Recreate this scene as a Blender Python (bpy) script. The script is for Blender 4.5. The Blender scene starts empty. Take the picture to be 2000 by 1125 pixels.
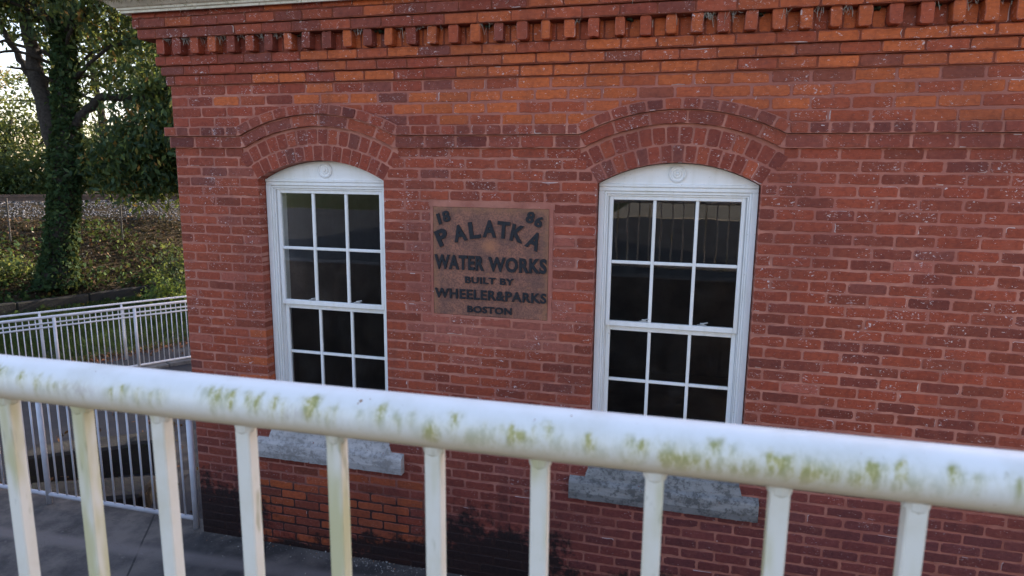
import bpy, math, random
import numpy as np
from mathutils import Matrix, Vector
random.seed(7); rng=np.random.default_rng(11)
S=bpy.context.scene; COL=S.collection
# ------------------------------------------------ camera
cam=bpy.data.cameras.new('camera'); camo=bpy.data.objects.new('camera',cam); COL.objects.link(camo)
CAMLOC=(3.676138,-4.187119,2.906472)
RIGHT=Vector((0.9672176,0.2537179,0.0108379)); DOWN=Vector((0.0533343,-0.1612242,-0.9854756)); FWD=RIGHT.cross(DOWN)*1.0
DOWN=FWD.cross(RIGHT).normalized(); RIGHT.normalize(); FWD.normalize()
M=Matrix(((RIGHT.x,-DOWN.x,-FWD.x),(RIGHT.y,-DOWN.y,-FWD.y),(RIGHT.z,-DOWN.z,-FWD.z))).to_4x4()
M.translation=Vector(CAMLOC); camo.matrix_world=M
cam.lens=23.1635; cam.sensor_width=36; cam.clip_start=0.05; cam.clip_end=2000
cam.dof.use_dof=True; cam.dof.focus_distance=4.3; cam.dof.aperture_fstop=6.5
S.camera=camo
# ------------------------------------------------ world, sun, exposure
SUN_EL=math.radians(19); SUN_AZ=math.radians(24)      # azimuth from +Y towards +X
w=bpy.data.worlds.new('World'); S.world=w; w.use_nodes=True
nt=w.node_tree; bg=nt.nodes['Background']; sky=nt.nodes.new('ShaderNodeTexSky'); sky.sky_type='NISHITA'
sky.sun_disc=False; sky.sun_elevation=SUN_EL; sky.sun_rotation=SUN_AZ; sky.air_density=1.0; sky.dust_density=1.5; sky.ozone_density=1.5
tn=nt.nodes.new('ShaderNodeMix'); tn.data_type='RGBA'; tn.blend_type='MULTIPLY'; tn.inputs[0].default_value=1; tn.inputs[7].default_value=(1.13,.975,.975,1)
nt.links.new(sky.outputs[0],tn.inputs[6]); nt.links.new(tn.outputs[2],bg.inputs[0]); bg.inputs[1].default_value=0.13
sl=bpy.data.lights.new('sun','SUN'); sl.energy=4.0; sl.angle=math.radians(0.5); sl.color=(1,0.9,0.76)
so=bpy.data.objects.new('sun',sl); COL.objects.link(so)
sd=Vector((math.sin(SUN_AZ)*math.cos(SUN_EL),math.cos(SUN_AZ)*math.cos(SUN_EL),math.sin(SUN_EL)))
so.rotation_euler=sd.to_track_quat('Z','Y').to_euler(); so.location=(0,0,30)
S.view_settings.view_transform='Standard'; S.view_settings.look='None'; S.view_settings.exposure=1.95; S.view_settings.gamma=1
# ------------------------------------------------ helpers
def link(o,parent=None):
    COL.objects.link(o)
    if parent: o.parent=parent
    return o
def tag(o,label=None,cat=None,group=None,kind=None):
    if label: o['label']=label
    if cat: o['category']=cat
    if group: o['group']=group
    if kind: o['kind']=kind
    return o
def thing(name,label,cat,loc=(0,0,0),group=None):
    o=bpy.data.objects.new(name,None); link(o); o.location=loc; o.empty_display_size=.1
    return tag(o,label,cat,group)
class MB:
    def __init__(s): s.v=[];s.f=[];s.mi=[];s.c=[]
    def add(s,vs,fs,m=0,col=None):
        b=len(s.v); s.v.extend(vs)
        for f in fs: s.f.append(tuple(i+b for i in f)); s.mi.append(m); s.c.append(col)
    def box(s,x0,x1,y0,y1,z0,z1,m=0,col=None):
        v=[(x,y,z) for x in(x0,x1) for y in (y0,y1) for z in (z0,z1)]
        s.add(v,[(0,1,3,2),(4,6,7,5),(0,4,5,1),(2,3,7,6),(0,2,6,4),(1,5,7,3)],m,col)
    def cbox(s,x0,x1,y0,y1,z0,z1,b=.004,m=0):
        # chamfered box
        vs=[];X=(x0,x1);Y=(y0,y1);Z=(z0,z1);idx={}
        for i in(0,1):
            for j in(0,1):
                for k in(0,1):
                    sx=b if i==0 else -b; sy=b if j==0 else -b; sz=b if k==0 else -b
                    for a,p in enumerate(((X[i],Y[j]+sy,Z[k]+sz),(X[i]+sx,Y[j],Z[k]+sz),(X[i]+sx,Y[j]+sy,Z[k]))):
                        idx[i,j,k,a]=len(vs); vs.append(p)
        fs=[]
        for i in(0,1): fs.append([idx[i,0,0,0],idx[i,1,0,0],idx[i,1,1,0],idx[i,0,1,0]])
        for j in(0,1): fs.append([idx[0,j,0,1],idx[1,j,0,1],idx[1,j,1,1],idx[0,j,1,1]])
        for k in(0,1): fs.append([idx[0,0,k,2],idx[1,0,k,2],idx[1,1,k,2],idx[0,1,k,2]])
        for j in(0,1):
            for k in(0,1): fs.append([idx[0,j,k,1],idx[1,j,k,1],idx[1,j,k,2],idx[0,j,k,2]])
        for i in(0,1):
            for k in(0,1): fs.append([idx[i,0,k,0],idx[i,1,k,0],idx[i,1,k,2],idx[i,0,k,2]])
            for j in(0,1): fs.append([idx[i,j,0,0],idx[i,j,1,0],idx[i,j,1,1],idx[i,j,0,1]])
        for i in(0,1):
            for j in(0,1):
                for k in(0,1): fs.append([idx[i,j,k,a] for a in range(3)])
        s.add(vs,fs,m)
    def tube(s,pts,rad,n=12,m=0,cap=True):
        pts=[Vector(p) for p in pts]
        if not hasattr(rad,'__len__'): rad=[rad]*len(pts)
        vs=[];prev=None
        for i,p in enumerate(pts):
            d=(pts[min(i+1,len(pts)-1)]-pts[max(i-1,0)]).normalized()
            if prev is None:
                a=Vector((0,0,1)) if abs(d.z)<.9 else Vector((1,0,0))
                u=d.cross(a).normalized()
            else: u=(prev-d*prev.dot(d)).normalized()
            prev=u; w=d.cross(u)
            for k in range(n):
                t=2*math.pi*k/n; vs.append(tuple(p+(u*math.cos(t)+w*math.sin(t))*rad[i]))
        fs=[]
        for i in range(len(pts)-1):
            for k in range(n): fs.append((i*n+k,i*n+(k+1)%n,(i+1)*n+(k+1)%n,(i+1)*n+k))
        if cap: fs.append(tuple(range(n))[::-1]); fs.append(tuple((len(pts)-1)*n+k for k in range(n)))
        s.add(vs,fs,m)
    def build(s,name,mats,parent=None,smooth=False):
        me=bpy.data.meshes.new(name); me.from_pydata([tuple(v) for v in s.v],[],s.f)
        if not isinstance(mats,(list,tuple)): mats=[mats]
        for m in mats: me.materials.append(m)
        me.polygons.foreach_set('material_index',s.mi)
        if any(c is not None for c in s.c):
            a=me.color_attributes.new('bc','FLOAT_COLOR','CORNER'); arr=[]
            for f,c in zip(s.f,s.c): arr.extend(list((c or (.3,.1,.06))+(1,))*len(f))
            a.data.foreach_set('color',arr)
        import bmesh
        bm=bmesh.new(); bm.from_mesh(me); bmesh.ops.recalc_face_normals(bm,faces=bm.faces); bm.to_mesh(me); bm.free()
        if smooth: me.shade_smooth() if hasattr(me,'shade_smooth') else None
        o=bpy.data.objects.new(name,me); return link(o,parent)
def bulk(name,V,nper,mats,parent=None,cols=None):
    """V: (n,nper,3) array of polygons"""
    n=V.shape[0]; me=bpy.data.meshes.new(name)
    me.vertices.add(n*nper); me.vertices.foreach_set('co',V.reshape(-1).astype(np.float32))
    me.loops.add(n*nper); me.loops.foreach_set('vertex_index',np.arange(n*nper,dtype=np.int32))
    me.polygons.add(n); me.polygons.foreach_set('loop_start',np.arange(n,dtype=np.int32)*nper)
    me.polygons.foreach_set('loop_total',np.full(n,nper,dtype=np.int32))
    me.materials.append(mats); me.update(calc_edges=True)
    if cols is not None:
        a=me.color_attributes.new('bc','FLOAT_COLOR','CORNER')
        c=np.ones((n,nper,4),np.float32); c[:,:,:3]=cols[:,None,:]; a.data.foreach_set('color',c.reshape(-1))
    me.validate(); o=bpy.data.objects.new(name,me); return link(o,parent)
# ------------------------------------------------ materials
class NT:
    def __init__(s,name):
        s.m=bpy.data.materials.new(name); s.m.use_nodes=True; s.t=s.m.node_tree; s.b=s.t.nodes['Principled BSDF']; s.out=s.t.nodes['Material Output']
    def n(s,typ,**k):
        x=s.t.nodes.new(typ)
        for a,b in k.items(): setattr(x,a,b)
        return x
    def l(s,a,b): s.t.links.new(a,b)
    def coord(s,scale=(1,1,1),loc=(0,0,0)):
        g=s.n('ShaderNodeNewGeometry'); mp=s.n('ShaderNodeMapping'); mp.inputs['Scale'].default_value=scale; mp.inputs['Location'].default_value=loc
        s.l(g.outputs['Position'],mp.inputs[0]); return mp.outputs[0]
    def noise(s,scale,detail=3,rough=.55,vec=None,dist=0):
        x=s.n('ShaderNodeTexNoise'); x.inputs['Scale'].default_value=scale; x.inputs['Detail'].default_value=detail; x.inputs['Roughness'].default_value=rough; x.inputs['Distortion'].default_value=dist
        s.l(vec if vec is not None else s.coord(),x.inputs['Vector']); return x.outputs['Fac']
    def ramp(s,fac,lo,hi,a=0.,b=1.):
        x=s.n('ShaderNodeMapRange'); x.interpolation_type='SMOOTHSTEP'
        x.inputs['From Min'].default_value=lo;x.inputs['From Max'].default_value=hi;x.inputs['To Min'].default_value=a;x.inputs['To Max'].default_value=b
        s.l(fac,x.inputs[0]); return x.outputs[0]
    def math(s,op,a,b=None):
        x=s.n('ShaderNodeMath',operation=op); 
        for i,q in enumerate((a,b)):
            if q is None: continue
            if isinstance(q,(int,float)): x.inputs[i].default_value=q
            else: s.l(q,x.inputs[i])
        x.use_clamp=False; return x.outputs[0]
    def mix(s,fac,a,b,mode='MIX'):
        x=s.n('ShaderNodeMix',data_type='RGBA',blend_type=mode)
        for i,q in ((0,fac),(6,a),(7,b)):
            if isinstance(q,(int,float)): x.inputs[i].default_value=q
            elif isinstance(q,tuple): x.inputs[i].default_value=q+(1,)
            else: s.l(q,x.inputs[i])
        return x.outputs[2]
    def attr(s,name='bc'):
        x=s.n('ShaderNodeVertexColor'); x.layer_name=name; return x.outputs[0]
    def xyz(s):
        g=s.n('ShaderNodeNewGeometry'); q=s.n('ShaderNodeSeparateXYZ'); s.l(g.outputs['Position'],q.inputs[0]); return q.outputs
    def bump(s,h,strength=.3,dist=.005):
        x=s.n('ShaderNodeBump'); x.inputs['Strength'].default_value=strength; x.inputs['Distance'].default_value=dist; s.l(h,x.inputs['Height']); s.l(x.outputs[0],s.b.inputs['Normal'])
    def fin(s,col,rough=.8,spec=.3):
        if isinstance(col,tuple): s.b.inputs['Base Color'].default_value=col+(1,)
        else: s.l(col,s.b.inputs['Base Color'])
        if isinstance(rough,float): s.b.inputs['Roughness'].default_value=rough
        else: s.l(rough,s.b.inputs['Roughness'])
        s.b.inputs['Specular IOR Level'].default_value=spec
        return s.m
def mould_mask(t):
    """black algae at the foot of the wall: patches with shapes of their own, 0..1"""
    p=t.xyz(); n=t.noise(2.6,5,.65); n2=t.noise(9,4,.6)
    def blob(cx,cz,rx,rz):
        a=t.math('POWER',t.math('DIVIDE',t.math('SUBTRACT',p[0],cx),rx),2.); b=t.math('POWER',t.math('DIVIDE',t.math('SUBTRACT',p[2],cz),rz),2.)
        d=t.math('SQRT',t.math('ADD',a,b)); return d
    d=blob(.15,.12,.62,.40)
    for q in ((2.45,.05,.62,.50),(1.9,.02,1.0,.22),(3.6,.0,1.0,.26),(1.1,-.05,.9,.13)): d=t.math('MINIMUM',d,blob(*q))
    e=t.math('ADD',d,t.math('MULTIPLY',t.math('SUBTRACT',n,.5),1.5)); n7=t.noise(30,3,.6); e=t.math('ADD',e,t.math('MULTIPLY',t.math('SUBTRACT',n2,.5),1.3)); e=t.math('ADD',e,t.math('MULTIPLY',t.math('SUBTRACT',n7,.5),.9))
    return t.ramp(e,.62,1.12,1.,0.)
def simple(name,c1,c2,scale=8,rough=.8,bump=.3,bd=.006,spec=.3,s2=None,c3=None,detail=5):
    t=NT(name); n=t.noise(scale,detail,.62); c=t.mix(t.ramp(n,.32,.68),c1,c2)
    m=t.noise((s2 or scale*9),3,.65)
    if c3: c=t.mix(t.ramp(m,.56,.7),c,c3)
    t.bump(t.math('ADD',n,m),bump,bd); return t.fin(c,rough,spec)
def brick_mat(name,mortar=False):
    t=NT(name); p=t.xyz()
    base=t.attr()
    n1=t.noise(35,4,.6); n2=t.noise(9,3,.5); n3=t.noise(140,2,.6)
    dark=t.mix(.55,base,(.06,.025,.025))
    if mortar:
        big=t.noise(1.3,3); c=t.mix(t.ramp(n2,.35,.65),(.47,.195,.14),(.34,.125,.088)); c=t.mix(t.ramp(big,.4,.7),c,(.33,.11,.08))
        # upper field mortar is painted the orange red of its bricks
        up=t.math('MULTIPLY',t.ramp(p[2],3.2,3.3),t.ramp(p[0],.4,1.4)); c=t.mix(t.math('MULTIPLY',up,.7),c,(.36,.12,.085))
    else:
        n6=t.noise(26,4,.65,vec=t.coord((.8,.8,4.2))); c0=t.mix(t.ramp(n6,.45,.68,0.,.45),base,dark); n5=t.noise(17,4,.7); c=t.mix(t.ramp(n1,.42,.72,0.,.5),c0,dark); c=t.mix(t.ramp(n5,.55,.72,0.,.6),c,dark)
        c=t.mix(t.ramp(n2,.5,.75,0.,.3),c,t.mix(.5,base,(.42,.14,.09)))
    # worn white paint flecks, thicker where the low noise is high
    patch=t.noise(4.5,3,.6); vec=t.coord((1,1,1.6))
    f=t.noise(55,4,.75,vec=vec,dist=.6); f2=t.noise(17,3,.7,vec=vec)
    th=t.ramp(patch,.35,.75,.665 if not mortar else .725,.572 if not mortar else .635)
    fl=t.ramp(t.math('SUBTRACT',f,th),.0,.03)
    hz=t.ramp(p[2],.7,2.2,-.04,.0); fl2=t.ramp(t.math('ADD',t.math('ADD',f2,hz),t.math('MULTIPLY',t.math('SUBTRACT',n3,.5),.35)),.69,.76)
    fl2=t.math('MULTIPLY',fl2,.55)
    f4=t.noise(30,4,.75,vec=t.coord((1,1,1.5),(3,1,7))); fl4=t.ramp(t.math('SUBTRACT',f4,t.ramp(patch,.4,.75,.74,.615)),.0,.02); fl=t.math('MAXIMUM',fl,fl4)
    fm=t.math('MAXIMUM',fl,fl2); fm=t.math('MULTIPLY',fm,t.ramp(p[2],.3,1.6,.25,1.)); fm=t.math('MULTIPLY',fm,.9)
    c=t.mix(fm,c,(.70,.60,.60))
    bigv=t.noise(1.1,4,.6); c=t.mix(t.ramp(bigv,.45,.72,0.,.38),c,(.10,.035,.03)); run=t.noise(5,4,.6,vec=t.coord((1,1,.12),(2,0,0))); c=t.mix(t.ramp(run,.55,.75,0.,.35),c,(.09,.035,.03))
    mm=mould_mask(t)
    if mortar:
        # black mortar in the bare patch low on the left
        a=t.math('MULTIPLY',t.ramp(p[0],.25,.5),t.ramp(p[0],1.75,2.2,1.,0.)); a=t.math('MULTIPLY',a,t.ramp(t.math('ADD',p[2],t.math('MULTIPLY',t.math('SUBTRACT',n2,.5),.5)),.42,.66,1.,0.))
        mm=t.math('MAXIMUM',mm,t.math('MULTIPLY',a,.93))
    c=t.mix(t.math('MULTIPLY',mm,.93),c,(.012,.011,.011))
    h=t.math('ADD',t.math('MULTIPLY',n1,.6),t.math('MULTIPLY',n3,.4)); h=t.math('ADD',h,t.math('MULTIPLY',fl,.25)); t.bump(h,.55,.006)
    t.b.inputs['Specular IOR Level'].default_value=.3
    return t.fin(c,t.ramp(n1,.3,.7,.62,.85),.28)
M_BRICK=brick_mat('brick'); M_MORTAR=brick_mat('mortar',True); M_LEDGE_SHADE=simple('shaded_ledge_mortar',(.27,.072,.038),(.16,.045,.028),14,.9,.6,.006,.2)  # darker cornice mortar: shadow under the ledges put into its colour
def white_wood():
    t=NT('white_painted_wood'); n=t.noise(6,4,.6,vec=t.coord((3,3,.6))); n2=t.noise(60,3,.7); n3=t.noise(3,3)
    c=t.mix(t.ramp(n,.4,.75),(.80,.79,.78),(.73,.715,.68)); c=t.mix(t.ramp(n2,.66,.74,0,.6),c,(.30,.27,.22)); c=t.mix(t.ramp(n3,.5,.8,0,.35),c,(.60,.59,.50))
    t.bump(n2,.15,.002); return t.fin(c,.45,.4)
M_WOOD=white_wood()
def railmat(name,stain_warmth=False):
    t=NT(name); n=t.noise(12,4,.6); n2=t.noise(70,3,.7,vec=t.coord((1,1,.35))); n3=t.noise(3.5,3)
    c=t.mix(t.ramp(n,.4,.75),(.80,.79,.76) if stain_warmth else (.76,.71,.62),(.70,.68,.62) if stain_warmth else (.68,.62,.50))
    c=t.mix(t.ramp(n2,.68,.76,0,.35),c,(.35,.33,.24))
    if stain_warmth:
        a=t.attr('stain_warmth'); sp=t.n('ShaderNodeSeparateColor'); t.l(a,sp.inputs[0])
        br=t.noise(95,3,.7,vec=t.coord((1,1,.45))); 
        g=t.math('MULTIPLY',sp.outputs[0],t.ramp(br,.32,.62,.35,1.15)); g=t.math('MINIMUM',t.math('MULTIPLY',g,1.5),1.)
        gc=t.mix(t.ramp(br,.4,.65),(.50,.43,.13),(.27,.26,.04)); c=t.mix(t.math('MULTIPLY',g,.92),c,gc)
        r=t.math('MULTIPLY',sp.outputs[1],t.ramp(br,.4,.6)); c=t.mix(t.math('MULTIPLY',r,.6),c,(.50,.42,.40))
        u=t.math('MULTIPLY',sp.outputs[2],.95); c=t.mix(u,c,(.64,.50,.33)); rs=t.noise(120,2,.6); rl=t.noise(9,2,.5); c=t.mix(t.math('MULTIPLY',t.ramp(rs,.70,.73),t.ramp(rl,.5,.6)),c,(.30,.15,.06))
    else:
        ys=t.noise(14,3,.6,vec=t.coord((1,1,.22))); c=t.mix(t.ramp(ys,.50,.66,0,.75),c,(.50,.45,.20)); y2=t.noise(40,3,.6,vec=t.coord((1,1,.2),(5,2,1))); c=t.mix(t.ramp(y2,.60,.7,0,.6),c,(.33,.30,.15))
    t.bump(n2,.1,.001); return t.fin(c,.42,.45)
M_RAIL=railmat('weathered_white_rail_paint'); M_PIPE=railmat('mildewed_white_rail_paint',True)
M_FARRAIL=simple('pale_rail_paint',(.66,.66,.68),(.56,.56,.58),5,.45,.05,.001,.4)
M_STONE=simple('weathered_sill_stone',(.52,.50,.46),(.30,.29,.27),11,.85,.6,.006,.2,90,(.18,.18,.17))
M_STONE2=simple('grey_painted_sill_stone',(.50,.49,.47),(.38,.36,.35),14,.8,.6,.006,.2,60,(.28,.24,.22))
def sillmat(name,top,low,dk):
    t=NT(name); n=t.noise(5,5,.65,vec=t.coord((1,1,3))); n2=t.noise(30,5,.75); p=t.xyz()
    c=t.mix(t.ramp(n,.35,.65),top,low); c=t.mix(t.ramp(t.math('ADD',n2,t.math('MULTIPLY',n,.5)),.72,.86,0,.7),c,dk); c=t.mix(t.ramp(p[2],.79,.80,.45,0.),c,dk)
    n4=t.noise(26,2,.5); c=t.mix(t.ramp(n4,.73,.75,0,.9),c,(.22,.06,.05))
    t.bump(t.math('ADD',n,n2),.7,.008); return t.fin(c,.85,.2)
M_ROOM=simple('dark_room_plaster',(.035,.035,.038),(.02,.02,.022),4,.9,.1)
def glassmat():
    t=NT('window_glass'); m=t.m; T=t.t
    tr=t.n('ShaderNodeBsdfTransparent'); tr.inputs[0].default_value=(.8,.84,.82,1)
    gl=t.n('ShaderNodeBsdfGlossy'); gl.inputs['Roughness'].default_value=.015; gl.inputs[0].default_value=(1,1,1,1)
    fr=t.n('ShaderNodeFresnel'); fr.inputs['IOR'].default_value=1.7
    n=t.noise(3.2,2,.5); b=t.n('ShaderNodeBump'); b.inputs['Strength'].default_value=.12; b.inputs['Distance'].default_value=.004; t.l(n,b.inputs['Height']); t.l(b.outputs[0],gl.inputs['Normal'])
    mx=t.n('ShaderNodeMixShader'); t.l(t.math('MULTIPLY',fr.outputs[0],1.1),mx.inputs[0]); t.l(tr.outputs[0],mx.inputs[1]); t.l(gl.outputs[0],mx.inputs[2])
    df=t.n('ShaderNodeBsdfDiffuse'); df.inputs[0].default_value=(.5,.5,.48,1); m2=t.n('ShaderNodeMixShader')
    dn=t.noise(7,4,.7); t.l(t.ramp(dn,.45,.8,.001,.022),m2.inputs[0]); t.l(mx.outputs[0],m2.inputs[1]); t.l(df.outputs[0],m2.inputs[2]); t.l(m2.outputs[0],t.out.inputs[0])
    T.nodes.remove(t.b); return m
M_GLASS=glassmat()
def leafmat(name,trans=.45,rg=.5,sp=.35):
    t=NT(name); c=t.attr(); n=t.noise(3,2); c=t.mix(t.ramp(n,.4,.7,0.,.35),c,t.mix(.5,c,(.02,.03,.01)))
    t.fin(c,rg,sp); ts=t.n('ShaderNodeBsdfTranslucent'); t.l(t.mix(.28,c,(.5,.52,.10),'MIX') if trans>0 else c,ts.inputs[0])
    mx=t.n('ShaderNodeMixShader'); mx.inputs[0].default_value=trans; t.l(t.b.outputs[0],mx.inputs[1]); t.l(ts.outputs[0],mx.inputs[2]); t.l(mx.outputs[0],t.out.inputs[0]); return t.m
M_LEAF=leafmat('tree_leaves',.38,.6,.25); M_IVY=leafmat('ivy_leaves',.12,.8,.1); M_LITTER=leafmat('dry_leaf_litter',0.05,.9,.05)
M_BARK=simple('bark',(.055,.045,.035),(.025,.02,.017),14,.9,.9,.03,.2)
def paving():
    t=NT('dark_worn_concrete'); p=t.xyz(); n=t.noise(2.2,5,.65); n2=t.noise(85,3,.7); n3=t.noise(.7,3)
    c=t.mix(t.ramp(n,.35,.65),(.17,.145,.125),(.05,.045,.042)); c=t.mix(t.ramp(n2,.55,.75,0,.5),c,(.20,.18,.17)); c=t.mix(t.ramp(n3,.5,.7,0,.6),c,(.04,.038,.04))
    # saw cut joints in the slab
    for k,o in ((.62,.52),(.62,-.58)):
        d=t.math('ABSOLUTE',t.math('SUBTRACT',t.math('ADD',t.math('MULTIPLY',p[0],1.),t.math('MULTIPLY',p[1],k)),-o)); c=t.mix(t.ramp(d,.006,.012,.8,0.),c,(.012,.012,.012))
    n8=t.noise(3.2,2,.5,dist=1.2); c=t.mix(t.ramp(t.math('ABSOLUTE',t.math('SUBTRACT',n8,.5)),.0,.0025,.75,0.),c,(.012,.012,.012)); n9=t.noise(14,4,.7); c=t.mix(t.ramp(n9,.6,.7,0,.45),c,(.21,.185,.165))
    # faint strip of light beside the wall, painted into the colour
    d=t.math('ABSOLUTE',t.math('ADD',t.math('ADD',p[1],.36),t.math('MULTIPLY',p[0],-.06))); c=t.mix(t.math('MULTIPLY',t.ramp(d,.02,.11,.6,0.),t.ramp(n,.3,.6)),c,(.26,.22,.20))
    t.bump(t.math('ADD',n,n2),.5,.006); return t.fin(c,.75,.35)
M_PAVE=paving()
M_ASPH=simple('old_asphalt',(.026,.025,.027),(.040,.037,.037),3,.8,.5,.008,.3,120,(.075,.07,.07))
M_STREET=simple('sunlit_pale_gravel',(.24,.22,.17),(.34,.31,.25),.6,.85,.4,.01,.2,40,(.33,.31,.27))
M_CONC=simple('stained_concrete',(.20,.185,.165),(.10,.092,.085),3,.85,.6,.01,.2,40,(.06,.057,.05))
M_DKCONC=simple('mossy_old_concrete',(.040,.035,.031),(.022,.019,.017),2.5,.9,.6,.02,.2,30,(.04,.05,.02))
M_SOIL=simple('leafy_soil',(.05,.035,.02),(.022,.02,.01),1.5,.95,.8,.03,.1,26,(.09,.06,.035))
M_GRASS=simple('grass_ground',(.03,.05,.015),(.05,.04,.02),2,.95,.6,.02,.1,60,(.05,.09,.02))
M_BALLAST=simple('ballast_stone',(.2,.2,.2),(.12,.12,.12),9,.9,.8,.05,.2,25,(.25,.25,.25))
M_RUST=simple('rusty_rail_steel',(.12,.07,.05),(.06,.04,.03),8,.6,.3,.004,.5)
M_TIE=simple('old_timber_tie',(.06,.045,.035),(.03,.024,.02),8,.9,.6,.01,.2)
M_METAL=simple('dull_sash_metal',(.45,.45,.44),(.25,.25,.25),30,.4,.2,.002,.5)
M_BLACKP=simple('painted_black_iron',(.012,.014,.020),(.008,.009,.013),40,.7,.25,.002,.4)
M_HYD=simple('hydrant_paint',(.25,.04,.03),(.15,.03,.02),10,.5,.3,.004,.4)
M_SHING=simple('asphalt_shingle',(.10,.09,.075),(.16,.14,.11),20,.9,.7,.01,.2)
M_CREAM=simple('cream_moulding_paint',(.74,.69,.58),(.58,.53,.42),9,.6,.4,.004,.3,40,(.36,.33,.22))
M_WEB=simple('grey_cobweb',(.40,.37,.33),(.28,.26,.20),30,.9,.1)
M_MOSS=simple('dark_moss',(.06,.07,.045),(.03,.035,.02),40,.95,1.,.01,.1)
M_WIRE=simple('galvanised_wire',(.06,.05,.045),(.04,.035,.03),20,.6,.1)
# ------------------------------------------------ brick generator
MORT=(.34,.11,.078)
def lerp(a,b,t): return tuple(x+(y-x)*t for x,y in zip(a,b))
def jit(a): return random.uniform(-a,a)
def brick(mb,q,front,back,fmap,col,rag=.0021,inset=.0032):
    """q: 4 corners (u,v) ccw; front/back: distance out of the wall plane"""
    out=[]
    for i in range(4):
        a=q[i];b=q[(i+1)%4]; L=math.hypot(b[0]-a[0],b[1]-a[1]); n=max(2,int(L/.035))
        nx,ny=(b[1]-a[1])/L,-(b[0]-a[0])/L
        for k in range(n):
            t=k/n
            if k==0:
                p=q[i-1]; L2=math.hypot(p[0]-a[0],p[1]-a[1]); r=.0045+abs(jit(.006))
                out.append((a[0]+(p[0]-a[0])/L2*r,a[1]+(p[1]-a[1])/L2*r)); out.append((a[0]+(b[0]-a[0])/L*r,a[1]+(b[1]-a[1])/L*r))
            else:
                d=jit(rag) if random.random()>.10 else -abs(jit(.006))
                out.append((a[0]+(b[0]-a[0])*t+nx*d,a[1]+(b[1]-a[1])*t+ny*d))
    n=len(out); cx=sum(p[0] for p in out)/n; cy=sum(p[1] for p in out)/n
    w=max(abs(p[0]-cx) for p in out); h=max(abs(p[1]-cy) for p in out)
    tx,ty=jit(.0016),jit(.0016)
    vs=[]
    for p in out: vs.append(fmap(p[0],p[1],back))
    for p in out: vs.append(fmap(p[0],p[1],front-.0025))
    for p in out:
        ii=inset*random.choice((.5,.8,1.,1.3,2.0)); fx=1-ii/max(w,.01); fy=1-ii/max(h,.01)
        u=cx+(p[0]-cx)*fx; v=cy+(p[1]-cy)*fy
        vs.append(fmap(u,v,front+tx*(u-cx)/w+ty*(v-cy)/h+jit(.0004)))
    vs.append(fmap(cx,cy,front+.0003))
    fs=[]
    A_=[];B_=[]
    for i in range(n):
        j=(i+1)%n
        A_.append((i,j,n+j,n+i)); fs.append((n+i,n+j,2*n+j,2*n+i)); B_.append((2*n+i,2*n+j,3*n))
    b0=len(mb.v); mb.add(vs,A_+B_,0,col)
    sm=random.random(); ws=-9; wl_=0
    if random.random()<.17*min(1,max(.15,(vs[0][2])/1.8)): ws=random.randrange(n); wl_=random.choice((1,1,2,3))
    for k_,f in enumerate(fs):
        mb.f.append(tuple(q+b0 for q in f)); mb.mi.append(0); t=min(1,max(0,sm*.7+random.uniform(-.2,.45))); mb.c.append((.58,.44,.41) if (k_-ws)%n<wl_ and ws>=0 else lerp(col,MORT,t))
def lerp(a,b,t): return tuple(x+(y-x)*t for x,y in zip(a,b))
RED=(.300,.055,.026); DARK=(.15,.032,.023); ORANGE=(.50,.112,.030); PINK=(.32,.10,.072); PURP=(.20,.052,.036); LRED=(.355,.073,.032); BROWN=(.205,.050,.026)
def brickcol(x,z,kind='field'):
    r=random.random(); j=1+jit(.14)
    if kind=='upper':
        o=min(1,max(0,(x-.35)/1.3))*.78
        if z<3.3: o*=.8
        c=ORANGE if r<o*.65 else (lerp(ORANGE,LRED,random.random()) if r<o else (RED if r<.93 else PURP))
        if x<.9 and random.random()<.3: c=lerp(RED,DARK,.45)
        if x>2.2: c=lerp(c,ORANGE,.25)
    elif kind=='cornice':
        c=lerp(RED,PURP,random.uniform(.2,.8)) if r<.6 else (LRED if r<.8 else lerp(ORANGE,LRED,.4))
        if x>2 and random.random()<.35: c=lerp(ORANGE,LRED,random.random())
    elif kind=='belt':
        c=lerp(RED,PURP,random.random()) if r<.7 else (DARK if r<.85 else LRED)
        if x>4.3: c=lerp(c,PURP,.4)
    elif kind=='arch':
        c=lerp(RED,DARK,random.random()*.6) if r<.8 else (LRED if r<.9 else PURP)
    elif kind=='pink': c=lerp(PINK,RED,random.random()*.4)
    elif kind=='bare':
        c=lerp(LRED,ORANGE,random.random()*.8) if r<.7 else lerp(RED,BROWN,random.random())
    else:
        d=min(1,max(0,(x-1.5)/3.5))   # darker, browner bricks to the right
        c=lerp(RED,LRED,random.random()*(.8-.5*d)); c=lerp(c,BROWN,random.random()*.35)
        if random.random()<.12+.42*d: c=lerp(lerp(RED,BROWN,.6),DARK,random.random()*(.4+.4*d))
        elif random.random()<.025: c=PURP
        elif random.random()<.05: c=lerp(PINK,RED,.4)
        if z<1.6: c=lerp(c,DARK,.25*min(1,(1.6-z)))
        if z<1.25: c=lerp(c,(.125,.050,.062),.5*min(1,(1.25-z)/.5)*min(1,max(.25,(x-1.2)/2.5)))
        if 0.5<x<.75 and 1.2<z<1.8 and random.random()<.45: c=lerp(LRED,ORANGE,.6)
    return tuple(min(.9,q*j) for q in c)
H=.0704; L=.215; MO=.0122   # course height, stretcher pitch, joint
ZB=3.08
WL=6.6*1.0                      # wall runs to x=WL
OPEN=[(.686,1.671),(3.130,4.104)]
ZSILL=.97; ZS=2.86; CR=.97
def intrados(x,o):
    c=(o[0]+o[1])/2; hw=(o[1]-o[0])/2; cz=2.99-CR; return cz+math.sqrt(max(0,CR*CR-(x-c)**2))
PL=(2.031,2.830,1.955,2.690)   # plaque
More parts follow.
